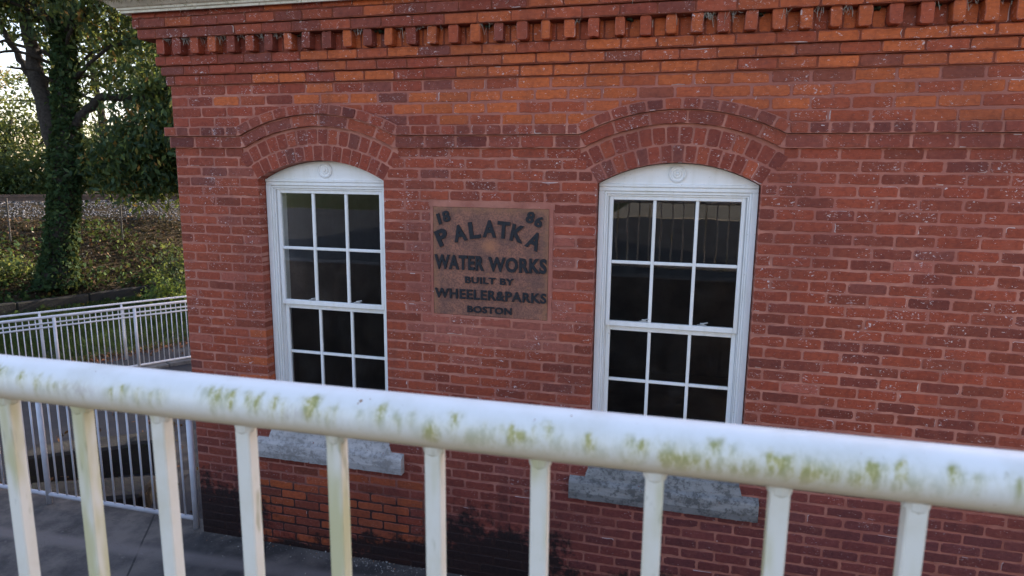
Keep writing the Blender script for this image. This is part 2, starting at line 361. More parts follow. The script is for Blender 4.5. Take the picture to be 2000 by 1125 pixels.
front=lambda u,v,d:(u,-d,v)
left=lambda u,v,d:(-d,u,v)
# exclusion spans for a row
def spans(z0,z1,rings=True):
    """free x intervals of the field for a course z0..z1"""
    cut=[]
    zm=(z0+z1)/2
    for o in OPEN:
        c=(o[0]+o[1])/2; hw=(o[1]-o[0])/2
        if zm<.893+.0 and zm>.748: cut.append((c-.612,c+.612))        # stone sill ledge
        elif zm>.893 and zm<2.855: cut.append((o[0],o[1]))
        elif zm>=2.855:
            R=1.197; cz=2.99-CR
            if zm-cz<R*math.cos(math.radians(0)):
                # ring end runs along the skewback from the springing outwards
                t=(zm-2.86)/(3.05-2.86)*.105; cut.append((c-hw-t-.006,c+hw+t+.006))
    if PL[2]-.0<zm<PL[3]+.02: cut.append((PL[0]-.022,PL[1]+.03))
    cut.sort(); res=[]; x=0.
    for a,b in cut:
        if a>x: res.append((x,a))
        x=max(x,b)
    if x<WL: res.append((x,WL))
    return res
def course(mb,z0,z1,off,kind,proj=0,fmap=front,x0=None,sp=None,depth=.07,mo=MO,unit=L):
    sp=sp if sp is not None else spans(z0,z1)
    wob=random.uniform(0,6)
    for a,b in sp:
        js=[]; k=math.floor((a-off)/unit)
        while True:
            k+=1; p=off+k*unit+jit(.005)
            if p>b-.055: break
            if p>a+.06: js.append(p)
        ed=[a]+js+[b]
        for i in range(len(ed)-1):
            l,r=ed[i],ed[i+1]
            jm=any(abs(l-q)<.003 for o in OPEN for q in o); jr=any(abs(r-q)<.003 for o in OPEN for q in o)
            l2=l+(0 if (i==0) else mo/2+jit(.0015)); r2=r-(0 if i==len(ed)-2 else mo/2+jit(.0015))
            if r2-l2<.03: continue
            xm=(l2+r2)/2; zo=.0018*math.sin(xm*3.1+wob)+jit(.0008)
            zb,zt=z0+mo/2+zo,z1-mo/2+zo
            kk=kind
            if kind=='field':
                if .5<xm<1.85 and z1<.70 and z1>.05 and random.random()<.85: kk='bare'
                if PL[0]-.16<xm<PL[1]+.16 and 1.80<zt<2.72: kk='pink'
            dp=.02 if fmap is front and not(i==0 or i==len(ed)-2) else depth
            q=[(l2,zb+jit(.0012)),(r2,zb+jit(.0012)),(r2,zt+jit(.0012)),(l2,zt+jit(.0012))]
            brick(mb,q,proj+.0025+jit(.0014),proj-dp,fmap,brickcol(xm,zb,kk))
bld=thing('brick_building','red brick waterworks building with arched windows, corbelled cornice and iron plaque','building',(0,0,0))
mb=MB()
DEPTH=5.2
# field courses below the belt
k=0
while ZB-(k+1)*H>-.05:
    z1=ZB-k*H; z0=z1-H
    off=0. if k%2==0 else L/2
    if z1<2.66 and z0>1.955-.0:
        # narrow header bricks hugging the plaque on both sides
        pass
    course(mb,max(z0,.0),z1,off,'field',depth=.09)
    course(mb,max(z0,.0),z1,(0 if k%2 else L/2),'field',fmap=left,sp=[(.1,DEPTH)],depth=.02)
    k+=1
# field above the belt
zt0=3.218; hu=(3.514-3.218)/4
def beltz(x,R,base):
    z=base
    for o in OPEN:
        c=(o[0]+o[1])/2; d=abs(x-c)
        if d<R: z=max(z,1.996+math.sqrt(R*R-d*d))
    return z
for i in range(4):
    z0=zt0+i*hu; z1=z0+hu; zm=(z0+z1)/2
    sp=[];xs=0.
    for o in OPEN:
        c=(o[0]+o[1])/2; R=1.366
        dz=z1-.002-1.996
        if dz<R:
            d=math.sqrt(R*R-dz*dz); sp.append((xs,c-d)); xs=c+d
    sp.append((xs,WL))
    course(mb,z0,z1,(0. if i%2 else L/2)+.03,'upper',sp=sp,depth=.05)
    course(mb,z0,z1,(0. if i%2 else L/2),'upper',fmap=left,sp=[(.1,DEPTH)],depth=.02)
# arch rings
for o in OPEN:
    c=(o[0]+o[1])/2; cz=2.99-CR; A=math.asin((o[1]-o[0])/2/CR)
    for r0,r1,n in ((CR+.001,CR+.103,15),(CR+.113,CR+.212,16)):
        A2=A+(.035 if r0>CR+.05 else .0)
        for i in range(n):
            t0=-A2+2*A2*i/n; t1=-A2+2*A2*(i+1)/n; g=.0048/(r0+.05)
            t0+=g+jit(.0012); t1-=g+jit(.0012)
            P=lambda t,r:(c+r*math.sin(t),cz+r*math.cos(t))
            brick(mb,[P(t0,r0),P(t1,r0),P(t1,r1+jit(.002)),P(t0,r1+jit(.002))],.003+jit(.002),-.09 if r0<CR+.05 else -.02,front,brickcol(c,3,'arch'))
# closers round the plaque: header column each side
for side in (0,1):
    z=PL[3]-.02; 
    while z>PL[2]-.01:
        hh=.066+jit(.006)
        xa,xb=((PL[0]-.122,PL[0]-.028) if side==0 else (PL[1]+.034,PL[1]+.112))
        z-=hh+.010
walls=[mb]
# mortar sheets
mm=MB()
def mortar_poly(pts,y=.0006):
    mm.add([(x,y,z) for x,z in pts],[tuple(range(len(pts)))],1)
N=132; xs=[WL*i/N for i in range(N+1)]
for o in OPEN: xs+=[o[0],o[1],(o[0]+o[1])/2]
xs=sorted(set(xs)); MT=3.52
for a,b in zip(xs[:-1],xs[1:]):
    m=(a+b)/2; o=next((q for q in OPEN if q[0]<m<q[1]),None)
    if o:
        mortar_poly([(a,-.05),(b,-.05),(b,ZSILL-.03),(a,ZSILL-.03)])
        mortar_poly([(a,intrados(a,o)),(b,intrados(b,o)),(b,MT),(a,MT)])
        mm.add([(a,.0006,intrados(a,o)),(b,.0006,intrados(b,o)),(b,.30,intrados(b,o)),(a,.30,intrados(a,o))],[(0,1,2,3)],1)
    else: mortar_poly([(a,-.05),(b,-.05),(b,MT),(a,MT)])
for o in OPEN:
    for x,s in ((o[0],-1),(o[1],1)):
        mm.add([(x+s*.0015,.0006,ZSILL-.1),(x+s*.0015,.30,ZSILL-.1),(x+s*.0015,.30,ZS+.01),(x+s*.0015,.0006,ZS+.01)],[(0,1,2,3)],1)
# left side wall and rear and right mortar sheets
mm.add([(.0006,.0006,-.7),(.0006,DEPTH,-.7),(.0006,DEPTH,MT),(.0006,.0006,MT)],[(0,1,2,3)],1)
mm.add([(0,DEPTH,-.7),(WL,DEPTH,-.7),(WL,DEPTH,4.0),(0,DEPTH,4.0)],[(0,1,2,3)],1)
mm.add([(WL,0,-.7),(WL,DEPTH,-.7),(WL,DEPTH,4.0),(WL,0,4.0)],[(0,1,2,3)],1)
base=len(mb.v); mb.v.extend(mm.v); mb.f.extend([tuple(i+base for i in f) for f in mm.f]); mb.mi.extend(mm.mi); mb.c.extend([None]*len(mm.f))
wall=mb.build('wall',[M_BRICK,M_MORTAR],bld)
# belt course: two projecting bands that rise over the arches
bb=MB()
def belt_band(Rb,base_b,Rt,base_t,proj,unit,kind):
    # path of (x) sampled; bricks laid along centre line
    def pt(s,lower):  # s = x position along wall
        return None
    def zb(x): return beltz(x,Rb,base_b)
    def zt(x): return beltz(x,Rt,base_t)
    # build list of x breakpoints by arc length on mid line
    x=0-proj; acc=0; br=[x]; step=.004; px_,pz=x,(zb(x)+zt(x))/2
    kinks=[]
    for o in OPEN:
        c=(o[0]+o[1])/2; Rm_=(Rb+Rt)/2; bm_=(base_b+base_t)/2
        d=math.sqrt(Rm_**2-(bm_-1.996)**2); kinks+= [c-d,c+d]
    target=unit
    while x<WL:
        x+=step; z=(zb(x)+zt(x))/2; acc+=math.hypot(step,z-pz); pz=z
        kk=[q for q in kinks if abs(x-q)<step/2]
        if acc>=target or kk:
            if kk and acc<.03: br[-1]=x
            else: br.append(x)
            acc=0; target=unit+jit(.004)
    def norm_pt(x,which):
        # joints over the arch are radial
        z=zb(x) if which==0 else zt(x)
        for o in OPEN:
            c=(o[0]+o[1])/2; Rm_=(Rb+Rt)/2; bm_=(base_b+base_t)/2; d=math.sqrt(Rm_**2-(bm_-1.996)**2)
            if abs(x-c)<=d+.002:
                R=Rb if which==0 else Rt; th=math.asin((x-c)/Rm_); return (c+R*math.sin(th),1.996+R*math.cos(th))
        return (x,z)
    for l,r in zip(br[:-1],br[1:]):
        if r-l<.02: continue
        n=max(1,int((r-l)/.06)); 
        g=MO/2+.0006
        l2,r2=l+g,r-g
        A=[norm_pt(l2+(r2-l2)*i/n,0) for i in range(n+1)]; B=[norm_pt(l2+(r2-l2)*i/n,1) for i in range(n+1)]
        q=[A[0],A[-1],B[-1],B[0]]
        q=[(q[0][0],q[0][1]+.004),(q[1][0],q[1][1]+.004),(q[2][0],q[2][1]-.004),(q[3][0],q[3][1]-.004)]
        brick(bb,q,proj+.001+jit(.0018),-.02,front,brickcol((l+r)/2,3.1,kind),rag=.002)
    # mortar behind, slightly shy of the brick faces
    xs_=[-proj+.002+ (WL+proj)*i/220 for i in range(221)]
    for a,b in zip(xs_[:-1],xs_[1:]):
        v=[(a,-proj+.0025,zb(a)+.0015),(b,-proj+.0025,zb(b)+.0015),(b,-proj+.0025,zt(b)-.0005),(a,-proj+.0025,zt(a)-.0005),(a,.01,zb(a)+.0015),(b,.01,zb(b)+.0015),(b,.01,zt(b)-.0005),(a,.01,zt(a)-.0005)]
        bb.add(v,[(0,1,2,3),(0,4,5,1),(3,2,6,7)],1)
    # left return
    for a in (0,):
        bb.box(-proj,-.0,-proj+.003,DEPTH,base_b+.0015,base_t-.0005,1)
belt_band(1.225,3.075,1.305,3.155,.0245,L,'belt')
belt_band(1.305,3.157,1.372,3.220,.0475,L/2-.004,'belt')
belt=bb.build('belt_course',[M_BRICK,M_MORTAR],bld)
# returns in brick on the left side of the belt (seen end on)
# cornice corbels
cb=MB()
def corb(z0,z1,proj,off,kind='upper',depth=None,unit=L):
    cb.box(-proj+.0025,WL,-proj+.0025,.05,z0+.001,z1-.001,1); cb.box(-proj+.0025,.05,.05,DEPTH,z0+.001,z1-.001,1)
    course(cb,z0,z1,off,kind,proj=proj,sp=[(-proj,WL)],depth=.03,mo=.009,unit=unit)
    course(cb,z0,z1,off,kind,proj=proj,fmap=left,sp=[(-proj+.1,DEPTH)],depth=.02)
corb(3.514,3.583,.0205,.05,'upper'); corb(3.583,3.648,.0400,.15,'upper'); corb(3.648,3.712,.0625,.03,'upper')
# dentil backing (soldier bricks) and upper bands
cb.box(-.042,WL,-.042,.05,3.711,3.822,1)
x=-.04
while x<WL:
    brick(cb,[(x+.004,3.716),(x+.068,3.716),(x+.068,3.818),(x+.004,3.818)],.046+jit(.003),.0,front,brickcol(x,3.7,'upper')); x+=.0725
corb(3.820,3.887,.133,.02,'cornice'); corb(3.888,3.952,.152,.12,'cornice'); corb(3.953,4.01,.150,.05,'upper')
corn=cb.build('cornice',[M_BRICK,M_LEDGE_SHADE],bld)
# dentils, one mesh each
i=0; x=.030
while x<WL-.05:
    d=MB(); w_=.031+jit(.003); s=jit(.004); zb_=3.716+jit(.003)
    brick(d,[(x-w_+s,zb_),(x+w_+s,zb_),(x+w_+jit(.003),3.822),(x-w_+jit(.003),3.822)],.116+jit(.007),.03,front,brickcol(x,3.75,'cornice' if random.random()<.6 else 'upper'),rag=.002,inset=.004)
    d.build('dentil',[M_BRICK],bld)
    x+=.1455+jit(.004)
# cobwebs and moss between dentils
wb=MB()
for q in range(46):
    x=.03+.1455*random.randint(0,44)+.07+jit(.02); 
    for s in range(random.randint(2,6)):
        a=(x+jit(.035),-.125+jit(.01),3.817+jit(.004)); dx=jit(.03); dz=-abs(random.gauss(.02,.02))
        wb.tube([a,(a[0]+dx*.5+jit(.006),a[1]+.01,a[2]+dz*1.1),(a[0]+dx,a[1]+.02,a[2]+dz*.4)],random.uniform(.0006,.0014),4)
for q in range(26):
    x=random.uniform(-.15,WL); a=(x,-.158,3.952+jit(.002)); dz=-abs(random.gauss(.015,.015))
    wb.tube([a,(x+jit(.012),-.165,a[2]+dz),(x+jit(.02),-.158,a[2]+dz*1.5)],random.uniform(.0006,.0012),4)
wb.build('cobweb',M_WEB,bld)['kind']='stuff'
ms=MB()
for q in range(15):
    x=.03+.1455*random.randint(6,44)+.0727+jit(.012)
    for s in range(5):
        r=random.uniform(.006,.014); cx,cy,cz_=x+jit(.022),-.07+jit(.02),3.815-abs(jit(.012))
        v=[(cx+math.cos(t)*math.cos(p)*r*random.uniform(.7,1.2),cy+math.sin(t)*math.cos(p)*r,cz_+math.sin(p)*r*.7) for p in (-1,-.4,.4,1) for t in [j*math.pi/3 for j in range(6)]]
        f=[(a*6+b,a*6+(b+1)%6,(a+1)*6+(b+1)%6,(a+1)*6+b) for a in range(3) for b in range(6)]+[(0,1,2,3,4,5),(18,19,20,21,22,23)]
        ms.add(v,f)
ms.build('moss',M_MOSS,bld)['kind']='stuff'
# eaves moulding, gutter, roof
gm=MB(); prof=[(.150,4.012),(.172,3.985),(.199,3.982),(.200,3.996),(.214,4.000),(.216,4.012),(.232,4.018),(.262,4.040),(.268,4.052),(.300,4.056),(.300,4.085),(.306,4.09),(.306,4.12),(.10,4.13)]
for (o0,z0),(o1,z1) in zip(prof[:-1],prof[1:]):
    P=lambda o:[(-o,DEPTH+o),(-o,-o),(WL+.3,-o)]
    a=P(o0);b=P(o1)
    for j in range(2): gm.add([(a[j][0],a[j][1],z0),(a[j+1][0],a[j+1][1],z0),(b[j+1][0],b[j+1][1],z1),(b[j][0],b[j][1],z1)],[(0,1,2,3)])
gut=gm.build('eaves_moulding',M_CREAM,bld)
gt=MB(); gprof=[(.306,4.09),(.37,4.09),(.385,4.10),(.40,4.15),(.40,4.165),(.392,4.165),(.378,4.105),(.306,4.102)]
for (o0,z0),(o1,z1) in zip(gprof[:-1],gprof[1:]):
    P=lambda o:[(-o,DEPTH+o),(-o,-o),(WL+.3,-o)]
    a=P(o0);b=P(o1)
    for j in range(2): gt.add([(a[j][0],a[j][1],z0),(a[j+1][0],a[j+1][1],z0),(b[j+1][0],b[j+1][1],z1),(b[j][0],b[j][1],z1)],[(0,1,2,3)])
gt.build('gutter',M_CREAM,bld)
bl=MB()
for q in range(2300):
    x=random.uniform(-.30,WL); o=random.uniform(.258,.31); z=4.034+(o-.258)*.5+jit(.006); l_=random.uniform(.015,.055); a_=random.uniform(-.6,.6)
    y=-o-.004; w_=random.uniform(.0012,.0035)
    if random.random()<.12: a_*=2.4
    bl.add([(x-w_,y,z+l_*.5),(x+w_,y,z+l_*.5),(x+w_*.4+l_*a_,y-.006-random.random()*.01,z-l_*.4)],[(0,1,2)],random.choice((0,0,0,1)))
bl.build('straw_debris',[simple('dry_straw',(.20,.17,.06),(.11,.09,.035),30,.9,.1),M_MOSS],bld)['kind']='stuff'
rf=MB(); x0,x1,y0,y1=-.38,WL+.3,-.38,DEPTH+.38; rz=6.4; cx0,cx1,cy=2.2,WL+.3,(DEPTH)/2
rf.add([(x0,y0,4.16),(x1,y0,4.16),(x1,y1,4.16),(x0,y1,4.16),(cx0,cy,rz),(cx1,cy,rz)],[(0,1,5,4),(3,4,5,2),(0,4,3),(1,2,5),(0,3,2,1)])
rf.build('roof',M_SHING,bld)
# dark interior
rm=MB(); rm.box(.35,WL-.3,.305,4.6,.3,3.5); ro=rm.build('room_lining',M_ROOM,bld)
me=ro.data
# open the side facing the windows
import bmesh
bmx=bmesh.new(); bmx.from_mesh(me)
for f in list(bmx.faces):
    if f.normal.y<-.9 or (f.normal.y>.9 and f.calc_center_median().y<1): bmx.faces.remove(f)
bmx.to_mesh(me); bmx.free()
# ------------------------------------------------ windows
M_SILL_L=sillmat('chipped_grey_sill_paint',(.58,.54,.50),(.44,.41,.38),(.26,.24,.215))
M_SILL_R=sillmat('lichen_dark_sill_stone',(.32,.315,.295),(.21,.205,.19),(.085,.083,.078))
def window(o,k):
    W0,W1=o; c=(W0+W1)/2
    f=MB(); yo=.088
    # arched head panel
    n=24; pts=[(W0+.004+(W1-W0-.008)*i/n) for i in range(n+1)]
    for a,b in zip(pts[:-1],pts[1:]):
        za,zb_=intrados(a,o)-.004,intrados(b,o)-.004
        f.add([(a,yo,2.84),(b,yo,2.84),(b,yo,zb_),(a,yo,za),(a,.20,2.84),(b,.20,2.84),(b,.20,zb_),(a,.20,za)],[(0,1,2,3),(3,2,6,7),(0,4,5,1)])
    # head casing bands and side casings (brick mould, stepped)
    f.cbox(W0+.004,W1-.004,yo-.012,yo+.05,2.838,2.858,.003)
    f.cbox(W0+.004,W1-.004,yo-.004,yo+.06,2.812,2.8375,.003)
    for s,x in ((1,W0+.004),(-1,W1-.004)):
        def sp(a,b,y0_,y1_,z0,z1):
            u,v=sorted((x+s*a,x+s*b)); f.cbox(u,v,y0_,y1_,z0,z1,.0025)
        sp(0,.036,yo-.006,.24,ZSILL-.02,2.8115); sp(.0365,.050,yo+.006,.24,ZSILL-.02,2.802); sp(.0505,.060,yo+.018,.24,ZSILL-.02,2.79); sp(.0605,.066,yo+.038,.24,ZSILL-.02,2.785)
    f.cbox(W0+.041,W1-.041,yo+.008,.24,2.793,2.8115,.003); f.cbox(W0+.055,W1-.055,yo+.019,.24,2.780,2.7925,.003)
    f.cbox(W0+.01,W1-.01,yo-.03,.26,ZSILL-.01,ZSILL+.035,.005)
    fr=f.build('window',M_WOOD,bld)
    # rosette
    r=MB(); 
    prf=[(.055,yo-.001),(.055,yo-.007),(.046,yo-.012),(.038,yo-.006),(.028,yo-.006),(.024,yo-.013),(.013,yo-.013),(.009,yo-.018),(.0,yo-.019)]
    m=28; rz_=2.922
    for (ra,ya),(rb,yb) in zip(prf[:-1],prf[1:]):
        for i in range(m):
            t0,t1=2*math.pi*i/m,2*math.pi*(i+1)/m
            r.add([(c+ra*math.cos(t0),ya,rz_+ra*math.sin(t0)),(c+ra*math.cos(t1),ya,rz_+ra*math.sin(t1)),(c+rb*math.cos(t1),yb,rz_+rb*math.sin(t1)),(c+rb*math.cos(t0),yb,rz_+rb*math.sin(t0))],[(0,1,2,3)])
    r.build('rosette',M_WOOD,fr)
    # sashes
    def sash(name,z0,z1,y0_,y1_,top,bot,side,vm,hms):
        s=MB(); a,b=W0+.0705,W1-.0705
        s.cbox(a,a+side,y0_,y1_,z0,z1,.003); s.cbox(b-side,b,y0_,y1_,z0,z1,.003)
        s.cbox(a+side,b-side,y0_+.001,y1_,z1-top,z1,.003); s.cbox(a+side,b-side,y0_+.001,y1_,z0,z0+bot,.003)
        ga,gb=a+side,b-side; gz0,gz1=z0+bot,z1-top
        for j in (1,2):
            x=ga+(gb-ga)*j/3; s.cbox(x-.0105,x+.0105,y0_+.006,y1_-.002,gz0,gz1,.004)
        for z in hms:
            for j in range(3):
                xa=ga+(gb-ga)*j/3+.0106; xb=ga+(gb-ga)*(j+1)/3-.0106
                if j==0: xa=ga
                if j==2: xb=gb
                s.cbox(xa,xb,y0_+.0065,y1_-.002,z-.0105,z+.0105,.004)
        so_=s.build(name,M_WOOD,fr)
        g=MB(); ym=(y0_+y1_)/2+.002
        g.add([(ga-.005,ym,gz0-.005),(gb+.005,ym,gz0-.005),(gb+.005,ym,gz1+.005),(ga-.005,ym,gz1+.005)],[(0,1,2,3)]); g.build('glass',M_GLASS,fr)
    sash('upper_sash',1.925,2.79,.118,.150,.034,.034,.024,2,[2.352])
    sash('lower_sash',1.09,1.923,.156,.190,.035,.09,.028,2,[1.545])
    # sash locks on the meeting rail
    for dx in (-.17,.20):
        lk=MB(); x=c+dx; z=1.9605
        lk.cbox(x-.03,x+.03,.127,.141,z,z+.006,.002); lk.cbox(x-.012,x+.016,.125,.141,z+.006,z+.017,.003); lk.tube([(x-.005,.131,z+.012),(x+.036,.127,z+.022)],.004,8)
        lk.build('sash_lock',M_METAL,fr)
    # stone sill: lugs plus upper weathered step inside the opening
    s=MB(); mat=M_SILL_L if k==0 else M_SILL_R
    X0,X1=c-.607,c+.607; yf=-.052
    nx=46; rs=random.Random(k+3)
    def row(pr):
        out=[]
        for i in range(nx+1):
            x=X0+(X1-X0)*i/nx; e=rs.uniform(-.004,.004)
            out.append([(x,y+rs.uniform(-.0015,.0015)*(1 if y<0 else 0),z+rs.uniform(-.002,.002)*(1 if y<0 else 0)) for y,z in pr])
        return out
    rows=row([(.02,.748),(yf,.748),(yf-.002,.80),(yf,.862),(yf+.006,.872),(-.02,.884),(.0,.892),(.02,.893)])
    vs=[p for r_ in rows for p in r_]; m=8
    fs=[(i*m+j,i*m+j+1,(i+1)*m+j+1,(i+1)*m+j) for i in range(nx) for j in range(m-1)]+[tuple(range(m)),tuple(nx*m+j for j in range(m))]
    s.add(vs,fs)
    s.add([(W0-.02,-.018,.885),(W1+.02,-.018,.885),(W1+.002,.0,.955),(W0-.002,.0,.955),(W0+.002,.10,.975),(W1-.002,.10,.975),(W0-.02,.1,.885),(W1+.02,.1,.885)],[(0,1,2,3),(3,2,5,4),(0,3,4,6),(1,7,5,2)])
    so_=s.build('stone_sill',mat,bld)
    return fr
window(OPEN[0],0); window(OPEN[1],1)
# ------------------------------------------------ plaque
def plaque_mat():
    t=NT('rusted_iron_plate'); p=t.xyz(); n=t.noise(7,5,.7); n2=t.noise(110,3,.7); n3=t.noise(22,4,.65)
    c=t.mix(t.ramp(n,.35,.65),(.30,.125,.08),(.17,.08,.06)); c=t.mix(t.ramp(n2,.47,.56,0.,.6),c,(.085,.045,.038)); c=t.mix(t.ramp(n3,.58,.74,0,.7),c,(.30,.13,.055))
    dx=t.math('SUBTRACT',p[0],2.431); dz=t.math('SUBTRACT',p[2],2.435)
    d=t.math('SQRT',t.math('ADD',t.math('MULTIPLY',dx,dx),t.math('MULTIPLY',t.math('MULTIPLY',dz,dz),1.4))); d=t.math('ADD',d,t.math('MULTIPLY',t.math('SUBTRACT',n3,.5),.05))
    c=t.mix(t.ramp(d,.0,.085,.75,0.),c,(.38,.155,.075))
    e=t.ramp(t.math('ABSOLUTE',t.math('SUBTRACT',p[0],2.4305)),.345,.395); e2=t.ramp(p[2],2.63,2.69); c=t.mix(t.math('MULTIPLY',t.math('MAXIMUM',e,e2),t.ramp(n3,.35,.6,.2,.75)),c,(.26,.12,.06))
    t.bump(n2,.6,.004); return t.fin(c,.7,.35)
M_PLQ=plaque_mat()
pq=MB(); pq.cbox(PL[0],PL[1],-.004,.02,PL[2],PL[3],.004)
plq=pq.build('plaque',M_PLQ); tag(plq,'rusty iron plaque with raised dark lettering, set in brick between the two windows','plaque')
# mortar surround of the plaque and header closers belong to the wall
sr=MB()
def strip(x0,x1,z0,z1):
    n=max(2,int(max(x1-x0,z1-z0)/.03)); 
    for i in range(n):
        if x1-x0>z1-z0: a,b=x0+(x1-x0)*i/n,x0+(x1-x0)*(i+1)/n; sr.box(a,b,-.003-random.random()*.002,.01,z0-random.random()*.003,z1+random.random()*.004,1)
        else: a,b=z0+(z1-z0)*i/n,z0+(z1-z0)*(i+1)/n; sr.box(x0-random.random()*.002,x1+random.random()*.003,-.003-random.random()*.002,.01,a,b,1)
strip(PL[0]-.03,PL[1]+.035,PL[3]+.002,PL[3]+.036); strip(PL[0]-.016,PL[0]-.002,PL[2],PL[3]); strip(PL[1]+.002,PL[1]+.026,PL[2],PL[3]); strip(PL[0]-.016,PL[1]+.026,PL[2]-.018,PL[2]-.002)
sr.build('plaque_surround',[M_BRICK,M_MORTAR],bld)
def text_mesh(txt,off=.012):
    cu=bpy.data.curves.new('t','FONT'); cu.body=txt; cu.size=1; cu.offset=off; cu.extrude=.0; cu.resolution_u=4; cu.space_character=1.1 if len(txt)>2 else 1
    o=bpy.data.objects.new('t',cu); COL.objects.link(o); bpy.context.view_layer.update()
    dg=bpy.context.evaluated_depsgraph_get(); me=bpy.data.meshes.new_from_object(o.evaluated_get(dg)); 
    v=[tuple(q.co) for q in me.vertices]; f=[tuple(p.vertices) for p in me.polygons]; COL.objects.unlink(o); bpy.data.objects.remove(o); bpy.data.curves.remove(cu); bpy.data.meshes.remove(me); return v,f
def put_text(mb,txt,cx,cz,w,h,rot=0,off=.02,shear=0):
    v,f=text_mesh(txt,off); X=[p[0] for p in v];Y=[p[1] for p in v]; x0,x1,y0,y1=min(X),max(X),min(Y),max(Y)
    if w is None: w=h*(x1-x0)/(y1-y0)
    vs=[]
    for p in v:
        u=((p[0]-x0)/(x1-x0)-.5)*w; q=((p[1]-y0)/(y1-y0)-.5)*h; 
        vs.append((cx+u*math.cos(rot)-q*math.sin(rot), cz+u*math.sin(rot)+q*math.cos(rot)))
    # front, back and rim
    from collections import Counter
    n=len(vs); yF,yB=-.0135,-.003
    V=[(x,yF,z) for x,z in vs]+[(x,yB,z) for x,z in vs]; F=list(f); e=Counter(); d={}
    for p in f:
        for a,b in zip(p,p[1:]+p[:1]): e[frozenset((a,b))]+=1; d[frozenset((a,b))]=(a,b)
    for k_,c_ in e.items():
        if c_==1: a,b=d[k_]; F.append((a,b,b+n,a+n))
    mb.add(V,F)
R_=math.radians
def lettering(items):
    m=MB()
    for it in items: put_text(m,*it)
    return m.build('lettering',M_BLACKP,plq)
lettering([('1',2.076,2.608,.022,.074,R_(17),.038),('8',2.127,2.627,.052,.076,R_(15),.038)])
lettering([('8',2.706,2.634,.054,.076,R_(-17),.038),('6',2.764,2.608,.052,.076,R_(-22),.038)])
lettering([('P',2.098,2.486,.084,.112,R_(24),.038),('A',2.222,2.517,.094,.113,R_(12),.038),('L',2.326,2.540,.078,.113,R_(8),.038),('A',2.430,2.552,.094,.115,R_(0),.038),('T',2.526,2.547,.086,.113,R_(-4),.038),('K',2.622,2.527,.090,.113,R_(-12),.038),('A',2.735,2.483,.094,.115,R_(-24),.038)])
lettering([('WATER',2.218,2.319,.352,.100,0,.038),('WORKS',2.622,2.317,.398,.100,0,.038)])
lettering([('BUILT BY',2.430,2.203,.340,.045,0,.028)])
lettering([('WHEELER&PARKS',2.432,2.104,.782,.068,0,.029)])
lettering([('BOSTON',2.432,2.003,.312,.047,0,.032)])
# ------------------------------------------------ pavement, lower court, ground
def structure(name,mb,mats): o=mb.build(name,mats); o['kind']='structure'; return o
g=MB(); n=40; R=600
g.add([(-R,-R,-.75),(R,-R,-.75),(R,R,-.75),(-R,R,-.75)],[(0,1,2,3)]); structure('ground',g,M_SOIL)
g=MB(); nx,ny=90,36; X0,X1,Y0,Y1=-9,WL+8,-3.43,.16
gv=[(X0+(X1-X0)*i/nx,Y0+(Y1-Y0)*j/ny,0+.003*math.sin(i*.9)*math.cos(j*1.3)) for i in range(nx+1) for j in range(ny+1)]
g.add(gv,[(i*(ny+1)+j,(i+1)*(ny+1)+j,(i+1)*(ny+1)+j+1,i*(ny+1)+j+1) for i in range(nx) for j in range(ny)])
g.add([(X0,Y1,-.8),(0,Y1,-.8),(0,Y1,.0),(X0,Y1,.0)],[(0,1,2,3)])
structure('pavement',g,M_PAVE)
# lower path behind the building
g=MB(); nx,ny=50,60; 
def lz(x,y): return -.66+.02*math.sin(x*1.7)*math.cos(y*1.1)
gv=[(-9+9*i/nx,.16+16*j/ny,lz(-9+9*i/nx,.16+16*j/ny)) for i in range(nx+1) for j in range(ny+1)]
g.add(gv,[(i*(ny+1)+j,(i+1)*(ny+1)+j,(i+1)*(ny+1)+j+1,i*(ny+1)+j+1) for i in range(nx) for j in range(ny)])
structure('path',g,M_ASPH)
# raised street level behind the camera, held by a retaining wall
g=MB(); g.box(-R,R,-16.5,-3.46,1.0,1.64); structure('street',g,M_ASPH)
g=MB(); g.box(1.2,R,-R,-16.51,1.0,1.66); structure('sunlit_gravel_lot',g,M_STREET)  # unseen ground toned pale so its mirror image looks sunlit
g=MB(); g.box(-R,1.19,-R,-16.51,1.0,1.65); structure('grass_verge',g,M_GRASS)
rw=MB(); rw.cbox(-9,WL+8,-3.72,-3.432,-.1,1.72,.012); rwo=rw.build('retaining_wall',M_CONC); tag(rwo,'stained concrete retaining wall below the foreground railing, mirrored in the panes','retaining wall')
g=MB(); g.box(-30,30,-6.2,-3.73,1.3,1.70); structure('sidewalk',g,M_ASPH)
# hydrant on the sidewalk (mirrored in the right window)
hy=thing('fire_hydrant','squat red fire hydrant on the sidewalk, mirrored dark in the right window','fire hydrant',(1.75,-5.7,1.70))
def lathe(mb,prf,c=(0,0),n=20,m=0):
    vs=[(c[0]+r*math.cos(2*math.pi*k/n),c[1]+r*math.sin(2*math.pi*k/n),z) for r,z in prf for k in range(n)]
    mb.add(vs,[(i*n+k,i*n+(k+1)%n,(i+1)*n+(k+1)%n,(i+1)*n+k) for i in range(len(prf)-1) for k in range(n)],m)
b_=MB(); lathe(b_,[(0,0),(.15,0),(.15,.03),(.10,.05),(.095,.42),(.12,.43),(.12,.47),(.10,.50),(.0,.50)]); b_.build('barrel',M_HYD,hy)
b_=MB(); lathe(b_,[(.125,.505),(.12,.56),(.09,.62),(.04,.66),(.035,.70),(.0,.70)]); b_.build('bonnet',M_HYD,hy)
for s in (-1,1):
    b_=MB(); b_.tube([(s*.08,0,.36),(s*.16,0,.36)],.05,14); b_.tube([(s*.16,0,.36),(s*.18,0,.36)],.062,14); b_.build('nozzle_cap',M_HYD,hy)
